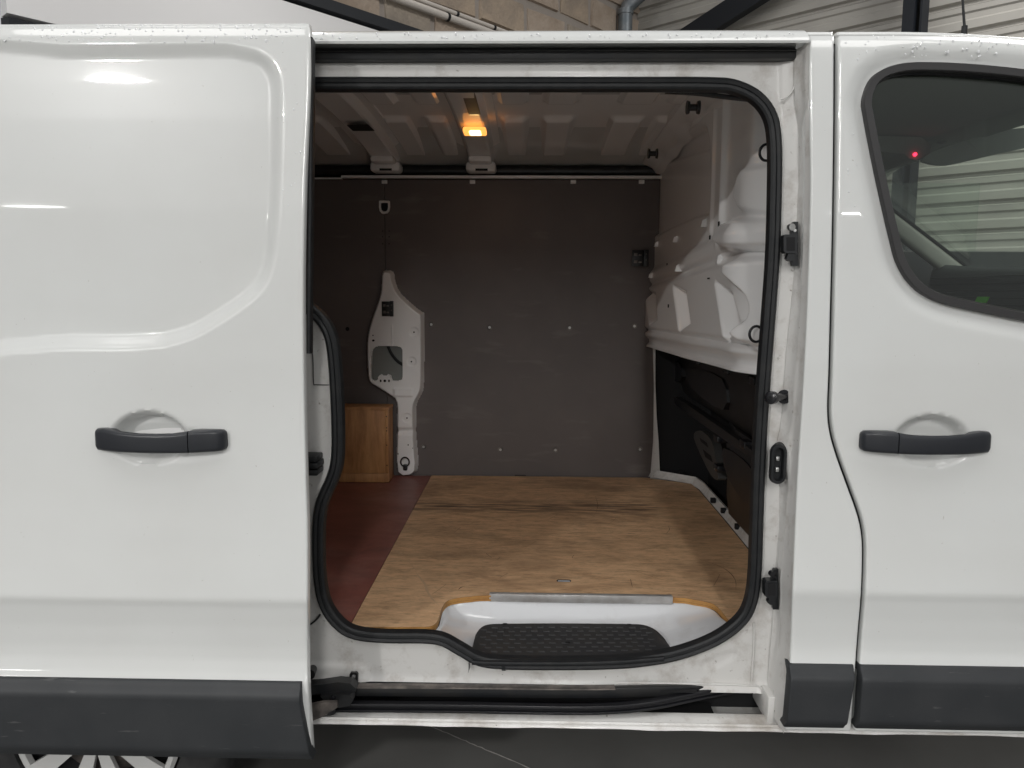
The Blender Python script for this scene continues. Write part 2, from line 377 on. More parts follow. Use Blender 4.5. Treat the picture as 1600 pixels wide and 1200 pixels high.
# ---- door handle, shared by both doors (mirrored)
def handle_sections(mir):
    """local x runs from the hinge-less end to the key cap end, metres; returns list of (x, ztop, zbot, front)"""
    S = [(-.1430,.012,-.016,.004),(-.1415,.019,-.021,.012),(-.136,.0225,-.0245,.017),(-.120,.0235,-.0255,.021),(-.100,.021,-.0262,.026),(-.080,.0185,-.0268,.030),
         (-.040,.0155,-.0272,.033),(.0,.0150,-.0275,.034),(.035,.0160,-.0275,.033),(.055,.0185,-.0272,.0315),(.067,.0205,-.027,.030)]
    C = [(.069,.0208,-.0268,.0295),(.085,.0222,-.0262,.028),(.120,.0225,-.0245,.024),(.135,.0215,-.0232,.019),(.1405,.018,-.020,.013),(.1425,.011,-.014,.004)]
    return S, C
def build_handle(cpx, cpy, off, mir, parent):
    c = PB(cpx, cpy, off)
    for nm, secs in zip(('handle', 'handle_cap'), handle_sections(mir)):
        mb = MB(); rings = []
        for x, zt, zb, fr in secs:
            xx = c.x+x*mir; h = (zt-zb); zc = c.z+(zt+zb)/2; ys = float(prof(zc))+off
            dep = min(.018, fr+.004) if abs(x) < .09 and nm == 'handle' else fr+.006
            ring = [(xx, ys-fr+dep/2-b_, zc+a) for a, b_ in rrect(h, dep, min(.008, dep*.45, h*.45), 4)]
            rings.append(ring)
        k = len(rings[0]); V = [q for r_ in rings for q in r_]
        F = [[i*k+q, i*k+(q+1) % k, (i+1)*k+(q+1) % k, (i+1)*k+q] for i in range(len(rings)-1) for q in range(k)]
        F += [list(range(k-1, -1, -1)), list(range((len(rings)-1)*k, len(rings)*k))]
        mb.add(V, F); mb.build(nm, 'handle', parent, angle=45)
def pocket(X, Z, c, a, b_, dep):
    r2 = ((X-c[0])/a)**2+((Z-c[1])/b_)**2
    return dep*ss(-.04, .48, 1-r2)

# ---- sliding door, slid back and standing proud of the side
dedge = edge_fn([(484,30),(484,120),(480,220),(476.5,300),(474,420),(474,520),(475,600),(478,740),(480.5,830),(480.5,960),(481.5,1070),(488,1185)], DOFF)
ztD, zbD = PB(300, 38, DOFF).z-.004, PB(480, 1181, DOFF).z
zs = np.concatenate([np.linspace(zbD, ztD-.05, 235), np.linspace(ztD-.047, ztD, 18)])
us = np.linspace(0, 1, 200)**.92
Zg = np.repeat(zs[:,None], len(us), 1); XR = dedge(zs)-.004
Xg = -1.95+(XR[:,None]+1.95)*us[None,:]
rec = xz(catmull([(-420,80),(100,78),(330,76),(372,80),(402,88),(422,107),(430,135),(430,200),(428,280),(423,360),(417,410),(402,445),(370,474),(310,512),(270,527),(225,534),(100,535),(-420,528)], 4, True), DOFF)
hc = PB(252, 684, DOFF); pc = PB(232, 684, DOFF)
def ydoor(X, Z):
    y = prof(Z)+DOFF
    d = sdf(X, Z, rec); t = np.clip((.0125-d)/.025, 0, 1); y = y+(.012+.030*np.clip(1.80-Z, 0, 1))*(.8*t+.2*ss(0, 1, t))
    y = y+pocket(X, Z, (pc.x, pc.z), .082, .057, .040)
    r2 = ((X-hc.x-.015)/.165)**2+((Z-hc.z+.016)/.042)**2      # soft sculpted tail under the handle
    return y+.0022*ss(0, .6, 1-r2)
sdoor = sheet('sliding_door', Xg, Zg, ydoor, 'paint', van, hem=.020, r=.004, sides='RTB', label='white sliding door slid back to the left')
build_handle(254, 685, DOFF, 1, sdoor)
# inner door shell behind the skin
mb = MB(); G = []
for z in np.linspace(zbD+.02, ztD-.03, 40):
    xr = float(dedge(z))-.035; y0 = float(prof(z))+DOFF
    G.append([(-1.95, y0+.042, z), (xr, y0+.042, z), (xr, y0+.060, z), (-1.95, y0+.060, z)])
mb.grid(np.array(G)); mb.build('door_frame', 'paint_inside', sdoor)
# black rubber lip along the leading edge
path = []
for py in range(62, 562, 10):
    q = PB(480, py, DOFF+.03); z = q.z
    q0 = P(float(487.5-3.5*ss(150, 560, py)), py, -.055+float(prof(z))*.6); path.append(q0)
mb = MB(); mb.sweep(catmull(path, 2), rrect(.0085, .026, .0035, 3)); mb.build('edge_rubber', 'rubber', sdoor)
# dark plastic cladding on the foot of the door
def cladding(parent, xl, xr, zb, zt, off, bevelR=True, slope=0.0):
    nz, nx = 22, 60
    s = np.linspace(0, 1, nz)[:,None]; u = np.linspace(0, 1, nx)[None,:]
    X = xl(0)+0*s+(0+u*0); 
    zc = zb+(zt-zb)*s+0*u
    XL = np.vectorize(xl)(zc); XR_ = np.vectorize(xr)(zc); X = XL+(XR_-XL)*u; Z = zc+slope*(X-XR_)
    def yf(X_, Z_):
        t = (zc-zb)/(zt-zb)
        return prof(Z_)+off-.013*ss(1.0, .86, t)-.004*ss(0, .15, t)+.010*ss(.12, 0, t) - .004
    return sheet('cladding', X, Z, yf, 'cladding', parent, hem=.03, r=.003, sides='LRTB')
ct = PB(470, 1074, DOFF-.02).z; cb = PB(470, 1191, DOFF-.02).z
cladding(sdoor, lambda z: -1.95, lambda z: float(dedge(z))-.016+.016*(1-min(1, max(0, (z-cb)/.13))), cb, ct, DOFF)

# ---- pillar between the load door and the cab door
pedge = edge_fn([(1263,30),(1264,120),(1265,200),(1266,300),(1262,450),(1256,580),(1246,740),(1239,900),(1234,1040),(1226,1140)])
SHUT = [(1306,35),(1306.5,70),(1306,200),(1304,350),(1301,480),(1298.5,580),(1296.5,640),(1300,676),(1310,712),(1328,762),(1343,804),(1349.5,835),(1351,870),(1349,930),(1344,990),(1340,1045),(1333,1145)]
shutL = edge_fn([(x-3.2, y) for x, y in SHUT]); shutR = edge_fn([(x+3.2, y) for x, y in SHUT])
ztB = PB(1290, 49).z-.004; zbB = PB(1300, 1140).z
zsB = np.concatenate([np.linspace(zbB, ztB-.05, 120), np.linspace(ztB-.046, ztB, 16)])
u = np.linspace(0, 1, 26)[None,:]
XL = pedge(zsB)[:,None]+.005; XRr = shutL(zsB)[:,None]-.004
Xg = XL+(XRr-XL)*u; Zg = np.repeat(zsB[:,None], 26, 1)
pillar = sheet('door_pillar', Xg, Zg, lambda X, Z: prof(Z), 'paint', van, hem=.05, r=.004, sides='LRTB')
ctf = PB(1280, 1044, -.015).z; cbf = PB(1280, 1139, -.015).z
cladding(pillar, lambda z: float(pedge(z))-.001, lambda z: float(shutL(z))-.010-.012*(1-min(1, max(0, (z-cbf)/.13))), cbf, ctf, 0.0)

# ---- cab door with window
WIN = [(1349,155),(1352,182),(1365,250),(1380,320),(1393,375),(1402,408),(1418,437),(1442,460),(1478,476),(1540,490),(1600,502),(1700,520),(1790,520),(1830,480),(1800,380),(1740,220),(1690,140),(1640,116),(1600,107),(1520,99),(1450,96),(1410,98),(1380,107),(1360,124)]
win = xz(catmull(WIN, 5, True))
def inset(poly, d):
    n = len(poly); o = []
    for i in range(n):
        a = np.array(poly[i-1]); c = np.array(poly[(i+1) % n]); t = c-a; t /= np.linalg.norm(t)+1e-9
        o.append(tuple(np.array(poly[i])+d*np.array([t[1], -t[0]])))
    return o
area = sum(win[i][0]*win[(i+1) % len(win)][1]-win[(i+1) % len(win)][0]*win[i][1] for i in range(len(win)))
sg = -1 if area > 0 else 1
hole = inset(win, sg*.0105)
XE = 1.95
zsF = np.concatenate([np.linspace(zbB, ztB-.05, 230), np.linspace(ztB-.046, ztB, 16)]); nu = 170
u = np.linspace(0, 1, nu)[None,:]
XL = shutR(zsF)[:,None]+.004; Xg = XL+(XE-XL)*u
Zg = np.repeat(zsF[:,None], nu, 1)
top_drop = .040*np.clip((Xg-.78)/.55, 0, None)**2
blend = ss(1.3, ztB, Zg); Zw = Zg-top_drop*blend
hcF = PB(1444, 689); pcF = PB(1456, 688)
def yfd(X, Z):
    td = .055*np.clip((X-.78)/.55, 0, None)**2
    y = prof(Zg)
    d = sdf(X, Z, win)
    y = y+.015*np.clip((.040-d)/.036, 0, 1)**1.2
    y = y+pocket(X, Z, (pcF.x, pcF.z), .082, .057, .040)
    r2 = ((X-hcF.x+.015)/.165)**2+((Z-hcF.z+.016)/.042)**2
    return y+.0022*ss(0, .6, 1-r2)
fdoor = sheet('cab_door', Xg, Zw, yfd, 'paint', van, hem=.03, r=.004, sides='LTB', hole=[hole], label='white cab door with tinted window')
build_handle(1443, 688, 0.0, -1, fdoor)
cladding(fdoor, lambda z: float(shutR(z))+.001, lambda z: XE, cbf, ctf, 0.0)
wc = [Vector((x, float(prof(z))+.004, z)) for x, z in inset(win, sg*.0105)]
mb = MB(); mb.sweep(wc, [(-.0095,.012),(-.0095,-.003),(-.0078,-.006),(.0068,-.006),(.0088,-.003),(.0088,.014)], up=(0, 1, 0), closed=True)
mb.build('window_rubber', 'window_rubber', fdoor, angle=30)
wc2 = [Vector((x, float(prof(z))+.022, z)) for x, z in inset(win, sg*.0185)]
mb = MB(); mb.sweep(wc2, [(-.005,.010),(-.005,-.004),(.004,-.004),(.005,.0),(.005,.010)], up=(0, 1, 0), closed=True)
mb.build('window_channel', 'black', fdoor)
gp = [Vector((x, float(prof(z))+.022, z)) for x, z in inset(win, sg*.020)]
mb = MB(); mb.prism(gp, (0, .004, 0)); mb.build('window_pane', 'glass', fdoor, smooth=False)
# inner door trim below the window
mb = MB(); zt_ = P(1500, 478, .05).z
mb.box((.80, .055, .45), (XE, .12, zt_-.07), .02); mb.build('door_trim', 'black', fdoor)

gp_ = [PB(a, b_, .022) for a, b_ in catmull([(x, y) for x, y in SHUT if 45 < y < 1140], 6)]
mb = MB(); mb.sweep(gp_, rrect(.030, .006, .002, 2)); mb.build('door_gap_shade', 'void', van)  # dark backing put in for the shade inside the shut line
# ---- rear side behind the slid door, roof, far side, floor pan: closed box so the load space is dark
mb = MB(); zz = np.linspace(.36, 1.86, 60); mb.grid(np.array([[(-2.55, float(prof(z)), z), (-.80, float(prof(z)), z), (-.80, .085, z)] for z in zz])); mb.build('rear_quarter', 'paint', van)
mb = MB(); G = []
for y in np.linspace(.05, 1.90, 30):
    z = 1.832+.100*(1-((y-.975)/.925)**2); G.append([(-2.55, y, z), (1.25, y, z), (1.55, y, z-.05)])
mb.grid(np.array(G)); mb.build('roof', 'paint', van)
mb = MB(); mb.grid(np.array([[(-2.55, 1.95-float(prof(z)), z), (.80, 1.95-float(prof(z)), z)] for z in np.linspace(.36, 1.872, 40)])); mb.build('far_side', 'paint', van)
mb = MB(); mb.box((-2.60, .02, .42), (-2.54, 1.92, 1.90), .01); mb.build('rear_door', 'paint', van)
mb = MB(); mb.box((-2.5, .14, .24), (1.9, 1.85, .40), .02); mb.build('underbody', 'void', van)

# ---- aperture: seal path, jamb plate with the opening cut in it
SEAL = [(440,131),(480,131),(600,131),(800,131),(1000,131),(1110,131.5),(1150,136),(1183,153),(1204,182),(1211,225),(1211,300),(1208,400),(1201,500),(1196,565),(1190,650),(1185,750),(1182,840),(1180,895),(1174,938),(1158,969),(1118,999),(1060,1021),(1000,1032),(940,1036),(860,1037),(790,1036),(750,1031),(718,1014),(692,1000),(662,995.5),(605,995),(558,990),(530,975),(508,944),(499,900),(497.5,830),(501,793),(509,770),(520,745),(527,715),(527.5,660),(525,600),(521.5,555),(516,525),(505,503),(488,486),(466,470),(430,440),(405,400),(398,300),(400,190),(412,145)]
YS = .075
sp = [P(a, b_, YS) for a, b_ in catmull(SEAL, 5, True)]
mb = MB(); mb.sweep(sp, [(-.0155,.012),(-.0155,-.004),(-.0135,-.010),(-.009,-.013),(-.003,-.0135),(-.0015,-.0115),(.000,-.0135),(.006,-.0155),(.011,-.012),(.0145,-.004),(.0145,.012)], up=(0, 1, 0), closed=True)
mb.build('door_seal', 'rubber', van, angle=25, label='black rubber seal round the side door opening')
cl_ = [P(a, 1036.4, YS) for a in (784, 787, 790)]; mb = MB(); mb.sweep(cl_, [(-.0165,.012),(-.0165,-.006),(-.009,-.0148),(.006,-.0168),(.0155,-.006),(.0155,.012)], up=(0, 1, 0)); mb.build('seal_joint', 'rubber', van)
sealxz = [(q.x, q.z) for q in sp]
ztj = P(800, 94, .075).z; zbj = P(800, 1073, .085).z
jr = [(1238,85),(1240,300),(1236,400),(1229,500),(1224,565),(1217,650),(1212,750),(1208,850),(1206,930),(1206,1000),(1203,1080)]
jq = sorted([(P(a, b_, .085).z, P(a, b_, .085).x) for a, b_ in jr])
jrx = lambda z: np.interp(z, [a for a, _ in jq], [b_ for _, b_ in jq])
zsJ = np.linspace(zbj, ztj, 230); nu = 200; u = np.linspace(0, 1, nu)[None,:]
Zg = np.repeat(zsJ[:,None], nu, 1); Xg = -.82+(jrx(zsJ)[:,None]+.82)*u
emb1 = xzY(catmull([(1098,1041),(1102,1030),(1125,1022),(1146,1017),(1150,1024),(1138,1034),(1118,1043)], 4, True), .085)
emb2 = xzY(catmull([(470,1040),(555,1038),(572,1046),(575,1060),(560,1066),(470,1068)], 4, True), .085)
zrid = P(800, 104, .08).z; zlow = P(800, 1050, .085).z
def yj(X, Z):
    y = .085+0*X
    y = y-.006*np.exp(-((Z-zrid)/.006)**2)*ss(.50, .40, X)
    y = y+.004*ss(.004, -.006, sdf(X, Z, emb1))-.006*ss(.008, -.008, sdf(X, Z, emb2))
    y = y-.014*ss(.03, -.01, Z-zbj)                              # turns outward towards the track
    d = np.abs(sdf(X, Z, sealxz)); y = y-.004*ss(.035, .018, d)
    xr = jrx(Z); y = y-.012*ss(-.035, 0, X-xr)
    return y
jamb = sheet('door_jamb', Xg, Zg, yj, 'jamb_paint', van, hem=.01, r=.003, sides='L', hole=[inset(sealxz, 0.0)], label='dirty white door jamb round the opening')
# right return of the jamb up to the pillar edge, pressed with uneven beads
zsJ2 = np.linspace(P(1210, 1122, .02).z, ztj+.02, 160); G = []
for z in zsJ2:
    x0 = float(jrx(z)); x1 = float(pedge(z))+.001; ye = float(prof(z))
    wob = .005*math.sin(z*9.+1)+.014*float(ss(.12, 0, abs(z-1.62)))-.012*float(ss(.10, 0, abs(z-.93)))+.012*float(ss(.14, 0, abs(z-.68)))
    xm = x0+(x1-x0)*.45+wob
    G.append([(x0, .073, z), (x0+(xm-x0)*.5, .072, z), (xm-.004, .066, z), (xm+.002, .056, z), (xm+.008, .040, z), (x0+(x1-x0)*.78+wob*.5, .034, z), (x1-.004, .030, z), (x1-.001, .020, z), (x1, ye+.006, z)])
mb = MB(); mb.grid(np.array(G)); mb.build('jamb_return', 'jamb_paint', van)

# ---- roof rail above the opening and black upper track
x0r, x1r = -1.0, float(P(1262, 55, .03).x)
G = []
prf = [(P(800, 72, .060).z, .075), (P(800, 71, .05).z, .050), (P(800, 70, .035).z, .026), (P(800, 68, .02).z, .019), (P(800, 64, .018).z, .017), (P(800, 58, .02).z, .021), (P(800, 52, .032).z, .034), (P(800, 49, .05).z, .050), (P(800, 48, .07).z, .070), (P(800, 48, .10).z, .10)]
for z, y in prf: G.append([(x, y, z) for x in np.linspace(x0r, x1r, 12)])
mb = MB(); mb.grid(np.array(G)); mb.build('roof_rail', 'paint', van)
za, zb_ = P(800, 95, .07).z, P(800, 68, .08).z
mb = MB(); mb.box((x0r, .060, za), (P(1246, 80, .06).x, .12, za+(zb_-za)*.62), .006); mb.build('upper_track', 'black', van)
mb = MB(); mb.box((x0r, .082, za+(zb_-za)*.55), (P(1248, 80, .06).x, .12, zb_+.004)); mb.build('track_recess', 'void', van)
# inner header between the seal and the ceiling
zh = P(800, 141, YS).z
mb = MB(); mb.grid(np.array([[(x, .088, zh-.002), (x, .094, zh+.002), (x, .12, zh+.008), (x, .16, zh+.06), (x, .17, zh+.14)] for x in np.linspace(-1.0, .50, 20)])); mb.build('header_lining', 'paint_inside', van)
hb = [P(a, b_, .11) for a, b_ in catmull([(1040,143),(1090,146),(1130,151),(1172,155.5)], 5)]
mb = MB(); mb.sweep(hb, rrect(.008, .02, .003, 2)); mb.build('header_cable', 'rubber', van)

# ---- sill, lower track
zt1 = P(800, 1072, .075).z; zt2 = P(800, 1106, .045).z; xe = P(1192, 1090, .06).x
mb = MB(); mb.box((-1.0, .155, zt2-.05), (xe, .17, zt1+.01)); mb.box((-1.0, .06, zt1-.002), (xe-.16, .16, zt1+.004)); mb.box((-1.0, .062, P(800, 1108, .05).z-.030), (xe-.11, .154, P(800, 1108, .05).z-.022)); mb.build('track_recess', 'void', van)
p1 = [P(a, b_, c) for a, b_, c in catmull([(380,1077.5,.055),(487,1078,.055),(700,1079,.055),(880,1081,.055),(960,1080.5,.058),(1020,1079,.066),(1080,1078,.080),(1130,1077,.10)], 8)]
mb = MB(); mb.sweep(p1, rrect(.026, .016, .003, 2)); mb.build('lower_track', 'black', van)
p1b = [q+Vector((0, -.003, .0125)) for q in p1 if q.x < P(965, 1080, .058).x]
mb = MB(); mb.sweep(p1b, rrect(.004, .022, .0015, 2)); mb.build('track_lip', 'dirty_steel', van)
p2 = [P(a, b_, c) for a, b_, c in catmull([(380,1100,.030),(487,1100.5,.030),(700,1102,.030),(880,1105,.030),(960,1103.5,.034),(1020,1097,.046),(1080,1085,.070),(1140,1073,.100)], 8)]
mb = MB(); mb.sweep(p2, rrect(.015, .020, .004, 2)); mb.sweep([q+Vector((0, -.006, -.010)) for q in p2], rrect(.006, .016, .002, 2)); mb.build('track_rail', 'black_gloss', van)
G = []
zsl = P(800, 1108, .05).z; zfl = P(800, 1128, -.01).z; zfb = P(800, 1139, -.018).z
for x in np.linspace(-1.1, 2.0, 90):
    wv = .0012*math.sin(x*14)+.001*math.sin(x*37)
    G.append([(x, .16, zsl-.036), (x, .080, zsl-.034), (x, .060, zsl-.026), (x, .052, zsl-.003), (x, .046, zsl), (x, .02, zsl-.006), (x, .000, zsl-.018+wv*.3), (x, -.010, zfl+.004), (x, -.013, zfl), (x, -.009, zfl-.003), (x, -.013, zfl-.006), (x, -.015, zfb+.002+wv), (x, -.012, zfb+wv), (x, .0, zfb+wv), (x, .05, zfb-.020), (x, .17, zfb-.05)])
mb = MB(); mb.grid(np.array(G)); mb.build('sill', 'sill_paint', van, angle=60)
mb = MB(); mb.box((xe, .02, zsl-.01), (P(1226, 1090, .0).x+.03, .15, zbj+.02), .004); mb.build('sill_end', 'jamb_paint', van)
# seam beads on the jamb
for pts, yb, rb in (([(960,1076),(962,1070),(968,1067),(1060,1068),(1170,1071),(1186,1073),(1192,1078),(1196,1085)], .068, .0022), ([(1178,973),(1178,1000),(1176,1040),(1174,1066)], .080, .0022), ([(1245,100),(1243,125),(1238,142),(1228,152),(1219,156)], .068, .0018)):
    mb = MB(); mb.tube([P(a, b_, yb) for a, b_ in catmull(pts, 4)], rb, 6); mb.build('seam_bead', 'jamb_paint', van)
# roller arm of the door in the lower track
arm = empty('roller_arm'); arm.parent = van
mb = MB()
mb.prism([P(a, b_, .015) for a, b_ in [(470,1072),(500,1070),(528,1066),(547,1068),(556,1076),(555,1082),(530,1084),(470,1086)]], (0, .03, 0))
mb.prism([P(a, b_, .000) for a, b_ in [(500,1088),(525,1085),(545,1086),(552,1094),(546,1103),(530,1106),(512,1102)]], (0, .028, 0))
mb.build('bracket', 'black', arm, angle=30)
mb = MB(); mb.prism([P(a, b_, -.030) for a, b_ in [(478,1104),(505,1098),(526,1098),(527,1106),(500,1122),(480,1130)]], (0, .012, 0)); mb.build('arm', 'dirty_steel', arm, angle=30)
mb = MB(); q = P(521, 1090, -.005); mb.cyl(q, q+Vector((0, -.006, 0)), .006, .005); q = P(517, 1110, .0); mb.cyl(q+Vector((0, 0, .012)), q-Vector((0, 0, .006)), .012, .012); mb.build('roller', 'black_gloss', arm)
mb = MB(); mb.prism([P(a, b_, .066) for a, b_ in [(546,1054),(548,1051.5),(557,1051.5),(559,1054),(559,1066),(546,1066)]], (0, .008, 0)); mb.cyl(P(552.5, 1057, .062), P(552.5, 1057, .068), .0045); mb.build('stop_tab', 'black', arm, angle=30)
mb = MB(); q = P(484, 1054, .05); mb.cyl(q, q+Vector((0, .03, 0)), .013, .010); mb.build('bump_stop', 'black', van)

# ---- jamb fittings
def catch(px, py, s, name='catch'):
    e = empty(name); e.parent = van
    mb = MB()
    def poly(pts, y0, th): mb.prism([P(px+a*s, py+b_*s, y0) for a, b_ in pts], (0, th, 0))
    poly([(4,-33),(11,-33),(11,33),(2,33),(0,24),(0,-20),(2,-28)], .045, .012)
    poly([(-11,-12),(-8,-14),(9,-14),(9,14),(-8,14),(-11,11)], .030, .024)
    poly([(-4,14),(6,14),(6,24),(-2,26),(-7,22)], .034, .016)
    mb.build('housing', 'black', e, angle=30)
    mb = MB(); mb.prism([P(px+a*s, py+b_*s, .0285) for a, b_ in [(-6,-10),(6,-10),(6,10),(-6,10)]], (0, .002, 0)); mb.build('socket', 'void', e, smooth=False)
    mb = MB(); q = P(px+2*s, py-25*s, .040); mb.cyl(q, q+Vector((-.002, .010, 0)), .0075*s, seg=12); q = P(px+6*s, py-20*s, .041); mb.cyl(q, q+Vector((0, .006, 0)), .0035*s, seg=8); mb.build('bolt', 'steel' if s > 1.02 else 'black_gloss', e)
catch(1236, 381, 1.05); catch(1206, 921, .95)
e = empty('striker_pin'); e.parent = van
a = P(1204, 621.5, .0); b_ = P(1226, 620, .062)
mb = MB(); mb.cyl(a+(b_-a)*.12, b_, .0075, .0085); mb.build('shaft', 'black_gloss', e)
mb = MB(); d = (b_-a).normalized(); mb.cyl(a, a+d*.012, .0145, .0150, 18); mb.cyl(a-d*.002, a, .012, .0145, 18); mb.build('head', 'black_gloss', e, angle=50)
mb = MB(); mb.cyl(a-d*.003, a-d*.0021, .004, .004, 8); mb.build('socket', 'void', e)
mb = MB(); mb.cyl(b_-d*.004, b_+d*.004, .0165, .0165, 18); mb.build('flange', 'black_gloss', e)
e = empty('contact_block'); e.parent = van
c = P(1217, 726, .026)
def oval(hw, hh, n=10): return arc(n, hw, 0, math.pi, (0, hh-hw))+arc(n, hw, math.pi, 2*math.pi, (0, -hh+hw))
mb = MB(); prev = None
rings = []
for k, (sc, y) in enumerate([(1.0, .035), (1.0, .010), (.95, .002), (.86, .0), (.60, .0), (.55, .004), (.52, .016)]):
    hw = .019*sc if sc > .7 else .019*sc; hh = .047-.019*(1-sc)
    rings.append([(c.x+x+ (.012 if y > .02 else 0), c.y+y, c.z+z) for x, z in oval(hw, hh)])
k = len(rings[0]); V = [q for r_ in rings for q in r_]
mb.add(V, [[i*k+q, i*k+(q+1) % k, (i+1)*k+(q+1) % k, (i+1)*k+q] for i in range(len(rings)-1) for q in range(k)]+[list(range((len(rings)-1)*k, len(rings)*k))])
mb.build('housing', 'rubber', e, angle=40)
for dz in (.012, -.014):
    mb = MB(); mb.box((c.x-.004, c.y+.008, c.z+dz-.005), (c.x+.004, c.y+.017, c.z+dz+.005), .001); mb.build('contact', 'steel', e)
# rubber buffer on the rear edge
mb = MB()
for py, wd in ((718, 495), (728, 497), (739, 496)):
    z0 = P(485, py+4.5, .03).z; z1 = P(485, py-4.5, .03).z
    mb.box((P(470, py, .03).x, .028, z0), (P(wd, py, .03).x, .085, z1), .003)
mb.build('rubber_buffer', 'rubber', van)
mb = MB(); mb.tube([P(a, b_, .081) for a, b_ in catmull([(478,980),(490,972),(497,965),(500,960)], 4)], .0025, 6); mb.build('drain_tube', 'black', van)
mb = MB(); mb.tube([P(a, b_, .082) for a, b_ in catmull([(482,545),(487,550),(489,562),(490,598),(494,601),(516,601.5)], 4)], .0012, 6); mb.build('seam_bead', 'black', van)

# ================================================================== LOAD SPACE
ZF = .475; YFAR = PZ(760, 742, .475).y
# ---- floor boards
XJ = float(PZ(612, 858, ZF).x)
PLYF = [(548,979),(600,980),(650,979.5),(670,979),(680,975),(685,967),(688,957),(692,947),(700,938.5),(714,934.5),(735,932),(768,930),(900,930.5),(1050,933),(1085,937),(1110,942),(1122,949),(1133,962),(1145,978)]
pf = [PZ(a, b_, ZF) for a, b_ in catmull(PLYF, 3)]
pr = [PZ(a, b_, ZF) for a, b_ in [(1160,1000),(1190,885),(1172,862),(1130,812),(1092,766)]]
poly = [(max(q.x, XJ), q.y) for q in pf]+[(q.x, q.y) for q in [PZ(1150,985,ZF), PZ(1196,900,ZF), PZ(1172,862,ZF), PZ(1132,813,ZF), PZ(1092,766,ZF), PZ(1080,756,ZF)]]+[(PZ(1012,752,ZF).x, YFAR-.02), (XJ, YFAR-.02)]
poly[0] = (XJ, poly[1][1])
mb = MB(); n = len(poly)
mb.add([(x, y, ZF) for x, y in poly], [list(range(n))])
ply = mb.build('plywood_floor', 'plywood', van, smooth=False, label='worn pale plywood floor board')
mb = MB(); TH = .016
for k in range(3):
    z1 = ZF-.0005-k*TH/3; z0 = z1-TH/3; ins_ = .0012 if k == 1 else 0
    for i in range(len(pf)-1):
        a, c = poly[i], poly[i+1]
        mb.add([(a[0], a[1]+ins_, z0), (c[0], c[1]+ins_, z0), (c[0], c[1]+ins_, z1), (a[0], a[1]+ins_, z1)], [[0, 1, 2, 3]])
mb.build('board_edge', 'ply_edge', ply, smooth=False)
a = PZ(765, 928, ZF); c = PZ(1050, 931, ZF); yfr = PZ(900, 931, ZF).y
mb = MB(); mb.box((a.x, yfr-.004, ZF-.0185), (c.x, yfr, ZF+.003), .0008); mb.box((a.x, yfr, ZF+.0008), (c.x, yfr+.012, ZF+.003), .0008); mb.build('edge_trim', 'alu', ply, angle=30)
q = PZ(881, 908, ZF)
mb = MB(); mb.add([(q.x+x, q.y+y, ZF+.0012) for x, y in rrect(.042, .019, .008, 4)], [list(range(20))]); mb.build('lashing_slot', 'void', ply, smooth=False)
mb = MB(); mb.add([(q.x+x, q.y-.004+y, ZF+.0018) for x, y in rrect(.036, .0095, .004, 4)], [list(range(20))]); mb.build('slot_floor', 'well_paint', ply, smooth=False)
q = PZ(813, 744, ZF)
mb = MB(); mb.tube([(q.x-.024, q.y, ZF), (q.x-.024, q.y, ZF+.004), (q.x+.024, q.y, ZF+.004), (q.x+.024, q.y, ZF)], .002, 6); mb.build('lashing_slot', 'void', ply)
# a long scratch and a gouge in the veneer
def scratch(pts, wd, mat, nm='scratch'):
    mb = MB(); pp = [PZ(a, b_, ZF) for a, b_ in catmull(pts, 5)]; V = []
    for i, p_ in enumerate(pp):
        t = (pp[min(i+1, len(pp)-1)]-pp[max(i-1, 0)]).normalized(); nn = Vector((-t.y, t.x, 0)); ww = wd*(.35+.65*random.random())*math.sin(math.pi*(i+.6)/(len(pp)+.2))
        V += [p_+nn*ww+Vector((0, 0, .0012)), p_-nn*ww+Vector((0, 0, .0012))]
    mb.add(V, [[2*i, 2*i+1, 2*i+3, 2*i+2] for i in range(len(pp)-1)]); mb.build(nm, mat, ply, smooth=False)
simple('scratch_brown', (.20, .12, .07), .7)
simple('raw_wood', (.60, .40, .25), .7)
scratch([(612,858),(622,863),(630,868)], .006, 'raw_wood'); scratch([(636,874),(645,886),(652,894)], .0016, 'raw_wood')
scratch([(648,892),(656,903),(663,912),(668,925),(676,937),(687,948)], .0055, 'raw_wood')
scratch([(716,922),(721,918),(726,917)], .0022, 'brown_edge'); scratch([(985,905),(988,918)], .0014, 'scratch_brown')
scratch([(1095,875),(1130,888),(1148,905),(1150,925)], .0016, 'scratch_brown'); scratch([(1040,835),(1046,828),(1044,822)], .0014, 'scratch_brown'); scratch([(930,775),(934,790),(930,805)], .0012, 'scratch_brown')
mb = MB(); rs_ = random.Random(3)
for _ in range(55):
    px_, py_ = rs_.uniform(620, 1150), rs_.uniform(770, 925); p_ = PZ(px_, py_, ZF); a_ = rs_.choice([0, 0, .2, -.3, 1.2, 2.2])+rs_.uniform(-.3, .3); L_ = rs_.uniform(.02, .10); w_ = rs_.uniform(.0003, .0007)
    t_ = Vector((math.cos(a_), math.sin(a_), 0)); n__ = Vector((-t_.y, t_.x, 0)); up_ = Vector((0, 0, .0009)); bend = n__*rs_.uniform(-.002, .002)
    if p_.x > .6 or p_.x < XJ+.05: continue
    V = []
    for k in range(6):
        u_ = k/5; c_ = p_+t_*L_*(u_-.5)+bend*4*u_*(1-u_)+up_; V += [c_+n__*w_, c_-n__*w_]
    mb.add(V, [[2*k, 2*k+1, 2*k+3, 2*k+2] for k in range(5)])
o = mb.build('fine_scratches', 'scratch_brown', ply, smooth=False); o['kind'] = 'stuff'
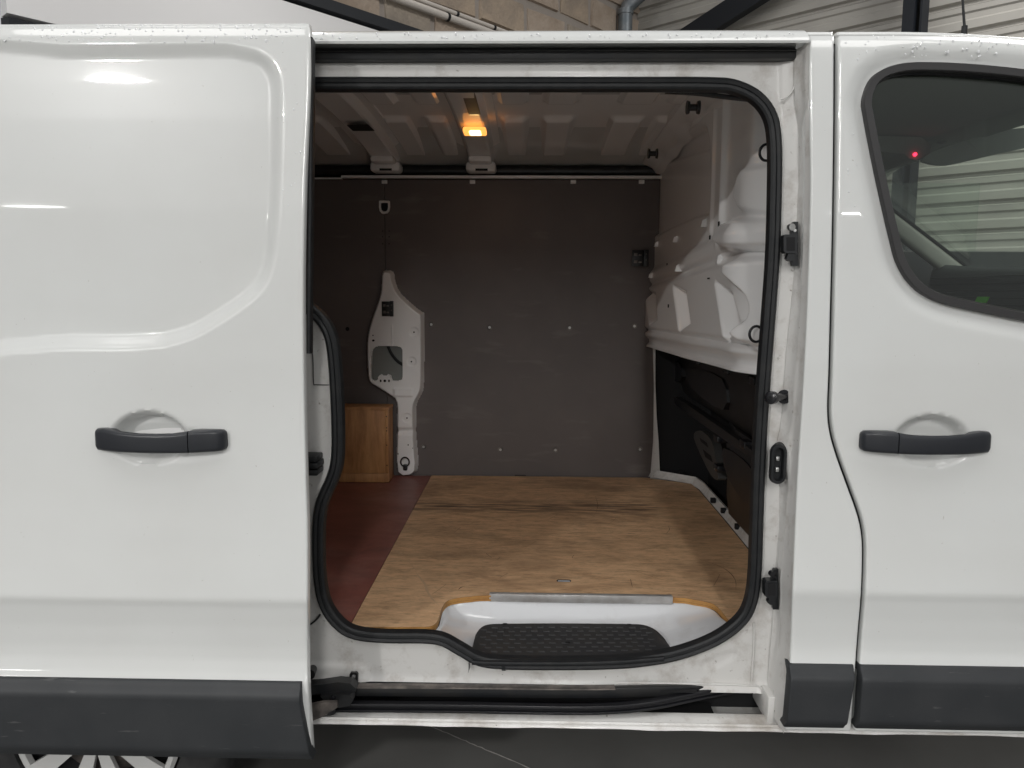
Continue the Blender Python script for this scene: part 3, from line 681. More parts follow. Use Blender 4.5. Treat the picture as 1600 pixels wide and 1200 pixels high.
# brown board behind it
mb = MB(); mb.box((-2.5, PZ(540,975,ZF).y-.012, ZF-.016), (XJ-.0025, YFAR-.02, ZF-.002)); mb.build('brown_floor', 'brown_board', van, smooth=False, label='dark reddish brown floor board at the left')
mb = MB(); mb.add([(XJ-.0024, PZ(550,978,ZF).y, ZF-.004), (XJ+.0005, PZ(550,978,ZF).y, ZF-.004), (XJ+.0005, YFAR, ZF-.004), (XJ-.0024, YFAR, ZF-.004)], [[0, 1, 2, 3]]); mb.build('board_joint', 'void', van, smooth=False)
# ---- step well under the ply edge
C0 = catmull([(660,984),(676,981),(685,972),(688,960),(693,947),(706,938),(770,932),(900,932),(1050,935),(1095,941),(1118,949),(1133,964),(1148,985)], 6)
C1 = catmull([(660,1003),(690,1006),(712,1016),(735,1030),(760,1040),(800,1046),(870,1046),(950,1046),(1010,1041),(1060,1029),(1100,1012),(1135,994),(1160,985)], 6)
def rs(c, n):
    c = np.array(c); d = np.r_[0, np.cumsum(np.linalg.norm(np.diff(c, axis=0), axis=1))]; t = np.linspace(0, d[-1], n)
    return np.stack([np.interp(t, d, c[:,0]), np.interp(t, d, c[:,1])], 1)
N = 90; A = np.array([tuple(PZ(a, b_, ZF)) for a, b_ in rs(C0, N)]); A[:,1] += .014; A[:,2] = ZF-.016; B = np.array([tuple(P(a, b_, .082)) for a, b_ in rs(C1, N)])
G = []
for t in np.linspace(0, 1, 22):
    h = float(np.interp(t, [0, .04, .09, .15, .25, .5, 1], [0, .16, .42, .60, .68, .78, 1]))       # z runs ahead: a riser, then the tread
    yy = t; 
    row = A*(1-yy)+B*yy; row[:,2] = A[:,2]+(B[:,2]-A[:,2])*h; G.append(row)
mb = MB(); mb.grid(np.array(G)); well = mb.build('step_well', 'well_paint', van, angle=70, label='glossy white step well below the plywood')
G = np.array(G)
def well_pt(px, py):
    """hit of the pixel ray on the well surface"""
    best = None
    d = ray(px, py).normalized(); pts = G.reshape(-1, 3); v = pts-np.array(CAM); t = v@np.array(d); dist = np.linalg.norm(v-np.outer(t, np.array(d)), axis=1)
    idx = np.argsort(dist)[:6]; wgt = 1/(dist[idx]+1e-4); tt = (t[idx]*wgt).sum()/wgt.sum()
    return CAM+d*float(tt)
MATP = [(733,1032),(738,1010),(743,992),(750,982),(762,976),(790,974.5),(890,974),(985,975),(1008,977),(1024,984),(1036,995),(1046,1010),(1054,1020),(1040,1026),(960,1031),(860,1033),(790,1033)]
# the mat is a slightly dished plastic plate
mtop0 = catmull([(743,992),(750,982),(762,976),(790,974.5),(890,974),(985,975),(1008,977),(1024,984),(1036,995)], 6)
mbot0 = catmull([(732,1034),(760,1034),(790,1034),(860,1034),(960,1032),(1040,1027),(1056,1023)], 6)
tA = rs(mtop0, 60); tB = rs(mbot0, 60)
zA, zB = ZF-.045, ZF-.068
MG = []
for t in np.linspace(0, 1, 10):
    row = []
    for i in range(60):
        pa = PZ(tA[i][0], tA[i][1], zA); pb = PZ(tB[i][0], tB[i][1], zB)
        row.append(tuple(pa*(1-t)+pb*t))
    MG.append(row)
MG = np.array(MG); skirt = MG[0].copy(); skirt[:,2] -= .03; skirt[:,1] += .004
side0 = MG[:,0].copy(); side0[:,2] -= .03; side1 = MG[:,-1].copy(); side1[:,2] -= .03
mb = MB(); mb.grid(np.concatenate([skirt[None], MG])); mb.grid(np.stack([side0, MG[:,0]], 1)); mb.grid(np.stack([MG[:,-1], side1], 1))
smat = mb.build('step_mat', 'mat_plastic', van, angle=50, label='black ribbed plastic step mat')
def mat_pt(u_, v_):
    i = u_*59; a = int(min(i, 58)); f_ = i-a; j = v_*9; c = int(min(j, 8)); g_ = j-c
    return Vector((MG[c][a]*(1-f_)+MG[c][a+1]*f_)*(1-g_)+Vector(MG[c+1][a]*(1-f_)+MG[c+1][a+1]*f_)*g_) if False else Vector(tuple((MG[c][a]*(1-f_)+MG[c][a+1]*f_)*(1-g_)+(MG[c+1][a]*(1-f_)+MG[c+1][a+1]*f_)*g_))
mb = MB()
for r_ in range(7):
    for k in range(15):
        u_ = .06+.058*(k+.5*(r_ % 2)+.1*random.random()); v_ = .12+.105*r_
        if u_ > .95: continue
        p_ = mat_pt(u_, v_); mb.box((p_.x-.008, p_.y-.0022, p_.z-.001), (p_.x+.008, p_.y+.0022, p_.z+.0016))
o = mb.build('tread_rib', 'rib_plastic', smat, smooth=False); o['kind'] = 'stuff'
for a, b_ in ((789,977),(983,978),(887,1006)):
    p_ = PZ(a, b_, zA-.012*(b_ > 1000)); mb = MB(); mb.add([(p_.x+x, p_.y+y, p_.z+.004) for x, y in rrect(.013, .009, .004, 3)], [list(range(16))]); mb.build('mat_hole', 'void', smat, smooth=False)
mlip = [P(a, b_, .070) for a, b_ in catmull([(738,1031.5),(760,1033),(860,1034),(960,1032),(1036,1026)], 6)]
mb = MB(); mb.sweep(mlip, rrect(.012, .03, .004, 2)); mb.build('mat_lip', 'rubber', smat)

# ---- far wall lining
LEFT = -2.5
xr_ = P(1026, 500, YFAR).x; zt_l = P(760, 281, YFAR).z
xs_ = P(602, 400, YFAR).x
mb = MB(); mb.box((LEFT, YFAR, ZF-.02), (xs_-.0012, YFAR+.012, zt_l), .001); lin = mb.build('wall_lining', 'lining', van, smooth=False, label='dark grey brown lining board left of the post')
mb = MB(); mb.box((xs_+.0012, YFAR, ZF-.02), (xr_, YFAR+.012, zt_l), .001); lin2 = mb.build('wall_lining', 'lining', van, smooth=False, label='dark grey brown lining board on the far wall')
mb = MB(); mb.box((LEFT, YFAR+.014, ZF-.05), (.9, YFAR+.03, zt_l+.01)); mb.build('wall_backing', 'void', van, smooth=False)
for px_, py_ in ((674,507),(765,511.5),(890,512),(991,509.5),(662,698),(782,702.5),(868,703),(1000,702)):
    c = P(px_, py_, YFAR); mb = MB(); mb.cyl(c, c+Vector((0, -.0035, 0)), .0130, .0115, 16); bo = mb.build('bolt', 'dirty_steel', lin2)
    mb = MB(); mb.cyl(c+Vector((0, -.003, 0)), c+Vector((0, -.0065, 0)), .0062, .005, 10); bo2 = mb.build('bolt_head', 'steel', lin2)
c = P(543, 514, YFAR); mb = MB(); mb.cyl(c, c+Vector((0, -.002, 0)), .009); mb.build('plug', 'void', lin)
for px_ in (598, 608):
    for py_ in (361, 370, 381):
        c = P(px_, py_, YFAR); mb = MB(); mb.cyl(c, c+Vector((0, -.0012, 0)), .0028, seg=8); mb.build('rivet_hole', 'void', lin2 if px_ > 602 else lin)
# bezel
c = P(601, 324, YFAR); mb = MB()
ring = lambda s, y: [(c.x+x*s, c.y+y, c.z+z*s) for x, z in [(-.024,.026),(-.02,.029),(.02,.029),(.024,.026),(.0245,.0),(.021,-.017),(.012,-.027),(0,-.029),(-.012,-.027),(-.021,-.017),(-.0245,.0)]]
R_ = [ring(1, 0), ring(1, -.006), ring(.92, -.010), ring(.68, -.010), ring(.62, -.001)]
k = len(R_[0]); mb.add([q for r_ in R_ for q in r_], [[i*k+q, i*k+(q+1) % k, (i+1)*k+(q+1) % k, (i+1)*k+q] for i in range(4) for q in range(k)])
bz = mb.build('bezel', 'paint_inside', lin, angle=30); mb = MB(); mb.add(ring(.64, -.002), [list(range(k))]); mb.build('bezel_hole', 'void', lin, smooth=False)
# steel rail on top of the lining, dark band above
mb = MB(); a = P(533, 276, YFAR-.02); mb.box((a.x, YFAR-.025, zt_l+.004), (xr_+.01, YFAR+.01, zt_l+.016), .003); mb.box((LEFT, YFAR-.004, zt_l+.002), (a.x, YFAR+.01, zt_l+.008)); mb.build('lining_rail', 'paint_inside', van)
for px_ in (600, 738, 896, 1003):
    c = P(px_, 283, YFAR-.02); mb = MB(); mb.box((c.x-.012, YFAR-.016, c.z-.010), (c.x+.012, YFAR-.002, c.z+.006), .002); mb.build('clip', 'paint_inside', lin2 if px_ > 602 else lin)
ztb = P(760, 252, YFAR).z
mb = MB(); mb.box((LEFT, YFAR+.03, zt_l-.02), (xr_+.02, YFAR+.05, ztb+.06)); mb.build('upper_recess', 'void', van, smooth=False)
mb = MB(); mb.cyl((LEFT, YFAR+.022, (zt_l+ztb)/2+.002), (xr_-.01, YFAR+.022, (zt_l+ztb)/2+.002), .024, seg=16); mb.build('wiring_duct', 'black', van)
# ---- ceiling
xsC = np.concatenate([np.linspace(-2.5, -1.0, 12)[:-1], np.linspace(-1.0, .70, 215)]); ysC = np.linspace(.12, YFAR+.02, 150)
XC, YC = np.meshgrid(xsC, ysC)
def zceil(y): return 1.930-.045*((y-.93)/.80)**2
def trap(v, a, c, w_): return np.clip((v-a)/w_, 0, 1)*np.clip((c-v)/w_, 0, 1)
ZC = zceil(YC)
for x0_, x1_ in ((-.54,-.435),(-.385,-.295),(-.112,-.01),(.037,.155),(.28,.405),(.44,.53),(-1.05,-.92),(-.88,-.75)):
    for y0_, y1_ in ((1.10, 1.66), (.22, .92)):
        ZC = ZC-.016*trap(XC, x0_, x1_, .016)*trap(YC, y0_, y1_, .035)
mb = MB(); mb.grid(np.stack([XC, YC, ZC], -1)); mb.build('cargo_ceiling', 'paint_inside', van, angle=25, label='bare ribbed white roof lining of the load space')
ceil = bpy.data.objects['cargo_ceiling']
for (x0_, x1_) in ((-.685, -.560), (-.272, -.155)):
    G = []
    for y in np.linspace(.14, YFAR-.015, 40):
        z = float(zceil(y)); w_ = 0.0
        G.append([(x0_-.03, y, z+.002), (x0_-.03, y, z-.006), (x0_-.002, y, z-.008), (x0_+.012, y, z-.030), (x0_+.02, y, z-.034), (x1_-.02, y, z-.034), (x1_-.012, y, z-.030), (x1_+.002, y, z-.008), (x1_+.03, y, z-.006), (x1_+.03, y, z+.002)])
    mb = MB(); mb.grid(np.array(G)); bar = mb.build('roof_crossbar', 'paint_inside', van, angle=25)
    # foot bracket on the far wall
    z = float(zceil(YFAR-.05)); xm = (x0_+x1_)/2
    mb = MB(); mb.box((xm-.064, YFAR-.10, z-.075), (xm+.064, YFAR-.01, z-.034), .012); mb.box((xm-.050, YFAR-.17, z-.048), (xm+.050, YFAR-.09, z-.020), .012)
    mb.build('foot_bracket', 'paint_inside', bar, angle=30)
    mb = MB(); mb.box((xm-.022, YFAR-.102, z-.073), (xm+.030, YFAR-.098, z-.064)); mb.build('bracket_hole', 'void', bar, smooth=False)
    if x0_ < -.5:
        q = PZ(564, 200, float(zceil(1.4))-.036); mb = MB(); mb.prism([(q.x-.040, q.y+.05, q.z), (q.x-.04, q.y-.04, q.z), (q.x+.036, q.y-.05, q.z), (q.x+.038, q.y+.05, q.z)], (0, 0, .002)); mb.build('wiring_hole', 'void', bar, smooth=False)
    else:
        q = PZ(735, 160, float(zceil(1.0))-.036); mb = MB(); mb.box((q.x-.018, q.y-.13, q.z-.001), (q.x+.022, q.y+.16, q.z+.002), .0005); mb.build('cover_strip', 'lining', bar, smooth=False)
# lit lamp
q = PZ(742, 204.5, float(zceil(1.4))-.040)
lamp = empty('load_space_lamp'); lamp.parent = van; lamp['label'] = 'glowing orange interior lamp'
mb = MB(); mb.box((q.x-.041, q.y-.033, q.z-.012), (q.x+.041, q.y+.033, q.z+.008), .006); mb.build('lens', 'lamp_lens', lamp)
mb = MB(); mb.box((q.x-.020, q.y-.0345, q.z-.0140), (q.x+.025, q.y+.018, q.z-.002), .006); mb.build('bulb_glow', 'lamp_hot', lamp)
l = bpy.data.lights.new('load_space_lamp_light', 'AREA'); l.shape = 'RECTANGLE'; l.size = .08; l.size_y = .07; l.energy = .17; l.color = (1, .50, .24)
lo = bpy.data.objects.new('load_space_lamp_light', l); COL.objects.link(lo); lo.location = (q.x, q.y, q.z-.03); lo.parent = lamp

# ---- pressed white post on the far wall
POST = [(596,425),(611,425),(614,440),(621,456),(634,470),(649,483),(657,489),(660,497),(660,570),(659,606),(655,618),(649,630),(647,645),(648,690),(649,738),(620,739),(619,670),(618,630),(605,617),(588,606),(577,599),(573.5,588),(571.5,550),(573,525),(579,500),(589,472),(594,452)]
YPO = YFAR-.045
outer = [(q.x, q.z) for q in (P(a, b_, YPO) for a, b_ in catmull(POST, 3, True))]
HOLE = [(591,541),(621,541),(628,545),(629,552),(629,588),(626,594),(613,595),(611,588),(606,585),(604,587),(598,587),(595,585),(591,589),(590,594),(583,594),(580,588),(581,552),(584,545)]
hol = [(q.x, q.z) for q in (P(a, b_, YPO) for a, b_ in catmull(HOLE, 2, True))]
xx = np.linspace(min(a for a, _ in outer)-.01, max(a for a, _ in outer)+.01, 110); zz = np.linspace(min(b_ for _, b_ in outer)-.01, max(b_ for _, b_ in outer)+.01, 330)
XX, ZZ = np.meshgrid(xx, zz); D = sdf(XX, ZZ, outer); DH = sdf(XX, ZZ, hol)
YY = YPO+.045*ss(-.010, .004, D)**1.0
boss = 0
for a, b_ in ((647,519),(643,565),(636,653)):
    q = P(a, b_, YPO); rr = np.hypot(XX-q.x, ZZ-q.z); YY = YY+.005*ss(.024, .016, rr)
q = P(630, 613, YPO); YY = YY-.006*ss(.05, .035, np.abs(XX-q.x))*ss(.022, .014, np.abs(ZZ-q.z))
q = P(613, 530, YPO); YY = YY-.004*ss(.004, .0, np.abs(XX-q.x))*ss(.07, .05, np.abs(ZZ-q.z))
q = P(640, 690, YPO); YY = YY+.012*ss(.02, .0, np.abs(ZZ-P(640,674,YPO).z))
cD = sdf(.25*(XX[:-1,:-1]+XX[1:,:-1]+XX[:-1,1:]+XX[1:,1:]), .25*(ZZ[:-1,:-1]+ZZ[1:,:-1]+ZZ[:-1,1:]+ZZ[1:,1:]), outer)
cH = sdf(.25*(XX[:-1,:-1]+XX[1:,:-1]+XX[:-1,1:]+XX[1:,1:]), .25*(ZZ[:-1,:-1]+ZZ[1:,:-1]+ZZ[:-1,1:]+ZZ[1:,1:]), hol)
mb = MB(); mb.grid(np.stack([XX, YY, ZZ], -1), (cD > .003) | (cH < 0)); post = mb.build('wall_post', 'paint_inside', van, angle=60, label='pressed white post with a window hole on the far wall')
mb = MB(); mb.grid(np.stack([np.tile(np.array([a for a, _ in hol+hol[:1]])[None], (2, 1)), np.array([[YPO-.001]*(len(hol)+1), [YPO+.02]*(len(hol)+1)]), np.tile(np.array([b_ for _, b_ in hol+hol[:1]])[None], (2, 1))], -1)); mb.build('hole_rim', 'paint_inside', post)
mb = MB(); mb.add([(a, YPO+.024, b_) for a, b_ in inset(hol, 0)], [list(range(len(hol)))]); simple('post_inner', (.20, .21, .20), .45); mb.build('inner_panel', 'post_inner', post, smooth=False)
q0 = [P(a, b_, YPO+.018) for a, b_ in catmull([(606,540),(612,553),(621,564),(630,570)], 5)]
mb = MB(); mb.sweep(q0, rrect(.014, .012, .004, 2)); mb.build('inner_rib', 'rubber', post)
for a, b_, rx, rz in ((583,524,.003,.003),(583.5,532,.006,.0045),(647,519,.0035,.0035),(643,565,.0035,.0035),(624,611,.0055,.0055),(636.5,611,.003,.003),(636,653,.0035,.0035),(595,595,.004,.006),(601.5,595,.006,.006),(608,595,.004,.006),(638,695,.003,.003),(645,700,.002,.002),(622,709,.003,.003)):
    q = P(a, b_, YPO+.006 if (a, b_) in ((647,519),(643,565),(636,653)) else YPO-.001); yy0 = q.y-.004
    mb = MB(); mb.prism([(q.x+rx*math.cos(t), yy0, q.z+rz*math.sin(t)) for t in np.linspace(0, 2*math.pi, 13)[:-1]], (0, .002, 0)); mb.build('hole', 'void', post, smooth=False)
# black latch plate on the post and on the lining
def plate(px0, px1, py0, py1, Y, parent):
    a = P(px0, py1, Y); c = P(px1, py0, Y)
    mb = MB(); mb.box((a.x, Y-.006, a.z), (a.x+(c.x-a.x)*.72, Y, c.z), .001); mb.box((a.x+(c.x-a.x)*.72, Y-.014, a.z-.001), (c.x, Y, c.z+.002), .001); o = mb.build('latch_plate', 'black', parent, angle=30)
    for k_, (u_, v_, w_, h_) in enumerate(((.22,.28,.22,.18),(.5,.30,.2,.10),(.22,.72,.22,.18),(.5,.74,.2,.10),(.85,.25,.05,.1),(.85,.6,.05,.1))):
        W, H = c.x-a.x, c.z-a.z; x_ = a.x+W*u_; z_ = a.z+H*(1-v_)
        mb = MB(); yy0 = Y-.0075 if u_ < .72 else Y-.0155
        mb.box((x_-W*w_/2, yy0, z_-H*h_/2), (x_+W*w_/2, yy0+.002, z_+H*h_/2), .0007); mb.build('plate_screw', 'dirty_steel', parent)
plate(597, 615, 471, 494, YPO-.001, post); plate(987, 1013, 391, 416, YFAR-.03, lin2)
# lashing ring on the post
q = P(633, 729, YPO-.012); mb = MB(); mb.box((q.x-.010, q.y-.006, q.z-.018), (q.x+.010, q.y+.012, q.z+.010), .005)
mb.tube([(q.x+.019*math.sin(t), q.y-.004, q.z+.022+.021*-math.cos(t)) for t in np.linspace(0, 2*math.pi, 21)[:-1]], .0036, 8, True); mb.build('lashing_ring', 'black_gloss', post)

# ---- partition (bulkhead) at the right, a pressed sheet
XBK = .552
def yz(px, py, X=XBK):
    q = PXp(px, py, X); return (q.y, q.z)
ysb = np.concatenate([np.linspace(.095, .60, 150), np.linspace(.605, YFAR+.01, 150)]); 
sb = np.linspace(0, 1, 230)[:,None]
zbot = np.interp(ysb, [.1, .2, 1.0, 1.75], [1.105, 1.10, 1.085, 1.068])[None,:]
ztop = np.minimum(1.90, 1.83+.22*(ysb-.1))[None,:]; ZB = zbot+(ztop-zbot)*sb; YB = np.repeat(ysb[None,:], 230, 0)
def xb(Y, Z):
    x = XBK-.004+.020*ss(.95, .42, Y)+.060*ss(.36, .12, Y)
    def poly(pts, n=3): return [yz(a, b_) for a, b_ in catmull(pts, n, True)]
    up = poly([(1011,345),(1010,300),(1013,272),(1028,250),(1052,228),(1080,208),(1100,200),(1105,220),(1108,270),(1109,315),(1106,333),(1085,341),(1050,356),(1022,368)])
    x = x+.018*ss(.010, -.012, sdf(Y, Z, up))
    # slanting creases of the upper panel
    l1 = yz(1035, 255); l2 = yz(1100, 234); zl = l1[1]+(l2[1]-l1[1])*(Y-l1[0])/(l2[0]-l1[0]); x = x+.012*ss(-.01, .01, Z-zl)*ss(.02, -.02, sdf(Y, Z, up))
    # vertical rib
    yr = yz(1128, 250)[0]; x = x-.016*np.exp(-((Y-yr)/.016)**2)*ss(1.42, 1.50, Z)
    yr2 = yz(1113, 250)[0]; x = x-.008*np.exp(-((Y-yr2)/.012)**2)*ss(1.45, 1.50, Z)
    # waist shelf: the lower pressing stands further into the load space
    zsh = np.interp(Y, [.15, .35, .7, 1.0, 1.75], [1.46, 1.465, 1.45, 1.43, 1.395])
    x = x-.020*ss(.030, -.012, Z-zsh); x = x+.012*np.exp(-((Z-zsh+.052)/.012)**2)
    zg = zsh-.075; x = x-.014*ss(.016, -.016, Z-zg)
    # three slots
    for pts in ([(1014,453),(1031,460),(1033,497),(1021,505)], [(1060,449),(1079,459),(1084,503),(1069,515)], [(1118,443),(1141,461),(1148,512),(1130,530)]):
        pp = [yz(a, b_, XBK-.02) for a, b_ in pts]; x = x+.042*ss(.014, -.024, sdf(Y, Z, pp))
    # foot lip
    zl2 = zbot+.075; x = x+.016*np.exp(-((Z-zl2)/.009)**2); x = x+.020*ss(.055, .03, Z-zbot)-.012*ss(.022, .006, Z-zbot)
    # deep-drawn boxes near the pillar
    for pts, amp, wd in (([(1122,372),(1123,352),(1132,342),(1170,338),(1230,336),(1230,393),(1170,391),(1132,388)], .040, .018), ([(1152,404),(1143,416),(1142,432),(1151,448),(1160,470),(1160,492),(1150,508),(1147,524),(1154,541),(1166,556),(1168,580),(1240,580),(1240,404)], .030, .020), ([(1142,330),(1143,268),(1160,258),(1185,246),(1240,224),(1240,333)], .020, .018)):
        pp = [yz(a, b_, .535) for a, b_ in catmull(pts, 3, True)]; x = x-amp*ss(.35*wd, -wd, sdf(Y, Z, pp))
    # diagonal swage under the roof at the pillar
    l1 = yz(1140, 255, .55); l2 = yz(1200, 210, .55); zl = l1[1]+(l2[1]-l1[1])*(Y-l1[0])/(l2[0]-l1[0])
    x = x+.020*ss(-.012, .02, Z-zl)*ss(.34, .28, Y)
    return x
XB = xb(YB, ZB)
mb = MB(); mb.grid(np.stack([XB, YB, ZB], -1)); bulk = mb.build('partition', 'paint_inside', van, angle=60, label='pressed white partition between load space and cab')
def on_bulk(px, py, lift=.0):
    X = XBK
    for _ in range(8):
        q = PXp(px, py, X); j = int(np.argmin(np.abs(ysb-q.y))); i = int(np.argmin(np.abs(ZB[:,j]-q.z))); X = .5*X+.5*float(XB[i, j])
    q = PXp(px, py, X); return Vector((q.x-lift, q.y, q.z))
for a, b_, s_ in ((1028,381,.9),(1057,374,.8),(1102,348,1.0),(1019,430,.8),(1061,418,1.0),(1127,403,1.2)):
    q = on_bulk(a, b_); s2 = .011*s_
    mb = MB(); mb.add([(q.x-.016, q.y-s2, q.z-.014*s_), (q.x-.016, q.y+s2, q.z-.014*s_), (q.x-.012, q.y+s2, q.z+.006), (q.x-.012, q.y-s2, q.z+.006), (q.x+.02, q.y-s2, q.z-.014*s_), (q.x+.02, q.y+s2, q.z-.014*s_), (q.x+.02, q.y+s2, q.z+.022), (q.x+.02, q.y-s2, q.z+.022)],
        [[0,1,2,3],[3,2,6,7],[0,3,7,4],[1,5,6,2],[0,4,5,1]]); mb.build('weld_tab', 'paint_inside', bulk, angle=20)
for a, b_, r_ in ((1198,238,.019),(1182,522,.019)):
    q = on_bulk(a, b_, .012); q = P(a, b_, .16)
    mb = MB(); mb.tube([(q.x+r_*math.cos(t)*.85, q.y+.002, q.z+r_*math.sin(t)) for t in np.linspace(0, 2*math.pi, 25)[:-1]], .0033, 8, True); mb.build('lashing_ring', 'black_gloss', bulk)
for a, b_, s_, Yq in ((1083,168,.85,.50),(1020,240,.85,1.22)):
    q = P(a, b_, Yq); mb = MB(); h = .021*s_
    mb.cyl((q.x-h, q.y, q.z), (q.x-h*.6, q.y, q.z), .022*s_, .020*s_); mb.cyl((q.x-h*.6, q.y, q.z), (q.x+h*.6, q.y, q.z), .011*s_); mb.cyl((q.x+h*.6, q.y, q.z), (q.x+h, q.y, q.z), .020*s_, .022*s_)
    mb.build('rubber_spool', 'black', bulk, angle=50)
# roof corner rail along the partition
mb = MB(); G = []
for y in np.linspace(.14, YFAR, 36):
    z = float(zceil(y)); j = .006*math.sin(y*26)
    G.append([(XBK-.07, y, z-.002), (XBK-.066, y, z-.022), (XBK-.03+j, y, z-.040), (XBK-.012+j, y, z-.062), (XBK+.02, y, z-.074+j)])
mb.grid(np.array(G)); mb.build('roof_side_rail', 'paint_inside', bulk, angle=25)
# a few dark punched slots in the partition
for a, b_, w_, h_ in ((1045,478,.004,.006),(1124,350,.003,.007),(1110,371,.003,.006),(1108,435,.006,.002),(1043,413,.003,.004)):
    q = on_bulk(a, b_, .002); mb = MB(); mb.box((q.x-.001, q.y-w_*2, q.z-h_), (q.x+.001, q.y+w_*2, q.z+h_)); mb.build('punched_hole', 'void', bulk, smooth=False)

# ---- dark seat base showing under the partition
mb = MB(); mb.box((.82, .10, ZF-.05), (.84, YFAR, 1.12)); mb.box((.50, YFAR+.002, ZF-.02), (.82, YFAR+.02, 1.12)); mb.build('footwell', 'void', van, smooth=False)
e = empty('seat_base'); e.parent = van
G = []
for y in np.linspace(.10, 1.70, 30):
    j = .004*math.sin(y*21)
    G.append([(.70, y, 1.10), (.665+j, y, 1.075), (.660, y, 1.02), (.672+j, y, .93), (.690, y, .865), (.715, y, .855), (.735, y, .850)])
mb = MB(); mb.grid(np.array(G)); mb.build('upper_panel', 'black', e, angle=25)
G = []
for y in np.linspace(.10, .95, 24):
    k = float(ss(.95, .75, y)); G.append([(.70-.02*k, y, .86), (.69-.03*k, y, .80), (.70-.03*k, y, .72), (.70, y, .60), (.71, y, .53)])
mb = MB(); mb.grid(np.array(G)); mb.build('lower_panel', 'black', e, angle=25)
bq = [PXp(a, b_, .675) for a, b_ in catmull([(1084,684),(1090,673),(1100,676),(1112,690),(1118,715),(1122,748),(1112,744),(1100,722)], 3, True)]
mb = MB(); mb.prism(bq, (.03, 0, 0)); mb.build('hinge_plate', 'hinge_dark', e, angle=30)
for pts in ([(1093,684),(1104,692),(1106,699),(1095,690)], [(1098,702),(1110,712),(1113,722),(1102,714)]):
    mb = MB(); mb.prism([PXp(a, b_, .673) for a, b_ in pts], (.001, 0, 0)); mb.build('slot', 'void', e, smooth=False)
for pts in ([(1024,556),(1060,566),(1062,596),(1026,580)], [(1075,575),(1128,592),(1130,640),(1080,606)], [(1036,608),(1170,700),(1168,712),(1036,618)], [(1130,700),(1175,735),(1172,790),(1138,748)]):
    pp = [PXp(a, b_, .655) for a, b_ in catmull(pts, 3, True)]
    mb = MB(); mb.prism(pp, (.03, 0, 0)); mb.build('moulding', 'black', e, angle=30)
for y, z in ((.95,.80),(.93,.70),(.62,.845),(.40,.80),(.55,1.05),(.85,1.05),(1.3,1.04)):
    mb = MB(); mb.box((.652, y-.03, z-.012), (.70, y+.03, z+.012), .004); mb.build('bracket', 'black_gloss', e)
# white floor lip and corner post at far right, greyed to stand for shade
lip0 = [PZ(1012,745,ZF), PZ(1080,757,ZF), PZ(1092,766,ZF), PZ(1132,813,ZF), PZ(1172,862,ZF), PZ(1196,893,ZF)]
mb = MB(); G = []
for q in lip0: G.append([(q.x+.002, q.y, ZF+.002), (q.x+.006, q.y, ZF+.004), (q.x+.018, q.y+.010, ZF+.032), (q.x+.026, q.y+.012, ZF+.030), (q.x+.05, q.y+.02, ZF-.02)])
mb.grid(np.array(G)); mb.build('floor_lip', 'jamb_paint', van)
for k, (a, b_) in enumerate(((1110,785),(1126,801),(1148,826),(1061,742),(1048,740))):
    q = PZ(a, b_-3, ZF+.022); mb = MB(); mb.box((q.x+.001, q.y-.008, q.z-.008), (q.x+.02, q.y+.008, q.z+.010)); mb.build('punched_hole', 'void', van, smooth=False)
cp = [P(a, b_, YFAR-.012) for a, b_ in [(1020,530),(1024,535),(1024,600),(1026,650),(1029,690),(1031,735),(1042,750),(1016,750),(1021,690),(1022,600)]]
mb = MB(); mb.prism(cp, (0, .01, 0)); mb.build('corner_post', 'jamb_paint', van, smooth=False)

# ================================================================== CAB seen through the side window
YN, YFc = .06, 1.86
mb = MB(); G = []
for y in np.linspace(.07, 1.80, 16):
    z = 1.83-.03*((y-.95)/.85)**2; G.append([(.62, y, z), (1.05, y, z), (1.33, y, z-.012), (1.42, y, z-.035)])
mb.grid(np.array(G)); mb.build('headliner', 'headliner', van)
mb = MB(); mb.box((.60, .10, 1.10), (.635, 1.80, 1.83)); mb.build('cab_back', 'headliner', van, smooth=False)
a0 = P(1380, 338, 1.62); a1 = P(1472, 409, 1.62)
dA = (a1-a0)
mb = MB(); A0 = a0-dA*.9; A1 = a1+dA*1.2
mb.sweep([A0, a0, a1, A1], rrect(.072, .05, .018, 3)); mb.build('windscreen_pillar', 'pillar_trim', van)
nrm = Vector((-dA.z, 0, dA.x)).normalized(); nrm = nrm if nrm.z > 0 else -nrm
mb = MB(); mb.sweep([A0+nrm*.040, A1+nrm*.040], rrect(.012, .045, .003, 2)); mb.build('windscreen_seal', 'rubber', van)
w0 = A0+nrm*.050; w1 = A1+nrm*.050
mb = MB(); mb.prism([(w0.x, .10, w0.z), (w0.x, 1.68, w0.z), (w1.x, 1.68, w1.z), (w1.x, .10, w1.z)], nrm*.005); mb.build('windscreen', 'windscreen', van, smooth=False)
# far cab door: frame posts and glass
fz = P(1420, 392, 1.80).z+.03
mb = MB(); mb.box((.66, 1.80, .45), (2.3, 1.86, fz-.03), .01); mb.box((.66, 1.80, fz-.03), (1.02, 1.86, 1.86), .01); mb.build('far_cab_door', 'black', van)
mb = MB(); mb.box((1.02, 1.83, fz-.03), (2.0, 1.834, 1.80)); mb.build('far_window_pane', 'windscreen', van, smooth=False)
q = P(1408, 412, 1.98); mb = MB(); bm = bmesh.new(); bmesh.ops.create_uvsphere(bm, u_segments=18, v_segments=12, radius=1)
bm.verts.ensure_lookup_table(); mb.add([(q.x-.02+.07*v.co.x*(abs(v.co.x)**-.25 if abs(v.co.x) > 1e-3 else 1), q.y+.06+.05*v.co.y, q.z-.01+.10*v.co.z*(abs(v.co.z)**-.25 if abs(v.co.z) > 1e-3 else 1)) for v in bm.verts], [[v.index for v in f.verts] for f in bm.faces]); bm.free(); mb.build('door_mirror', 'black', van)
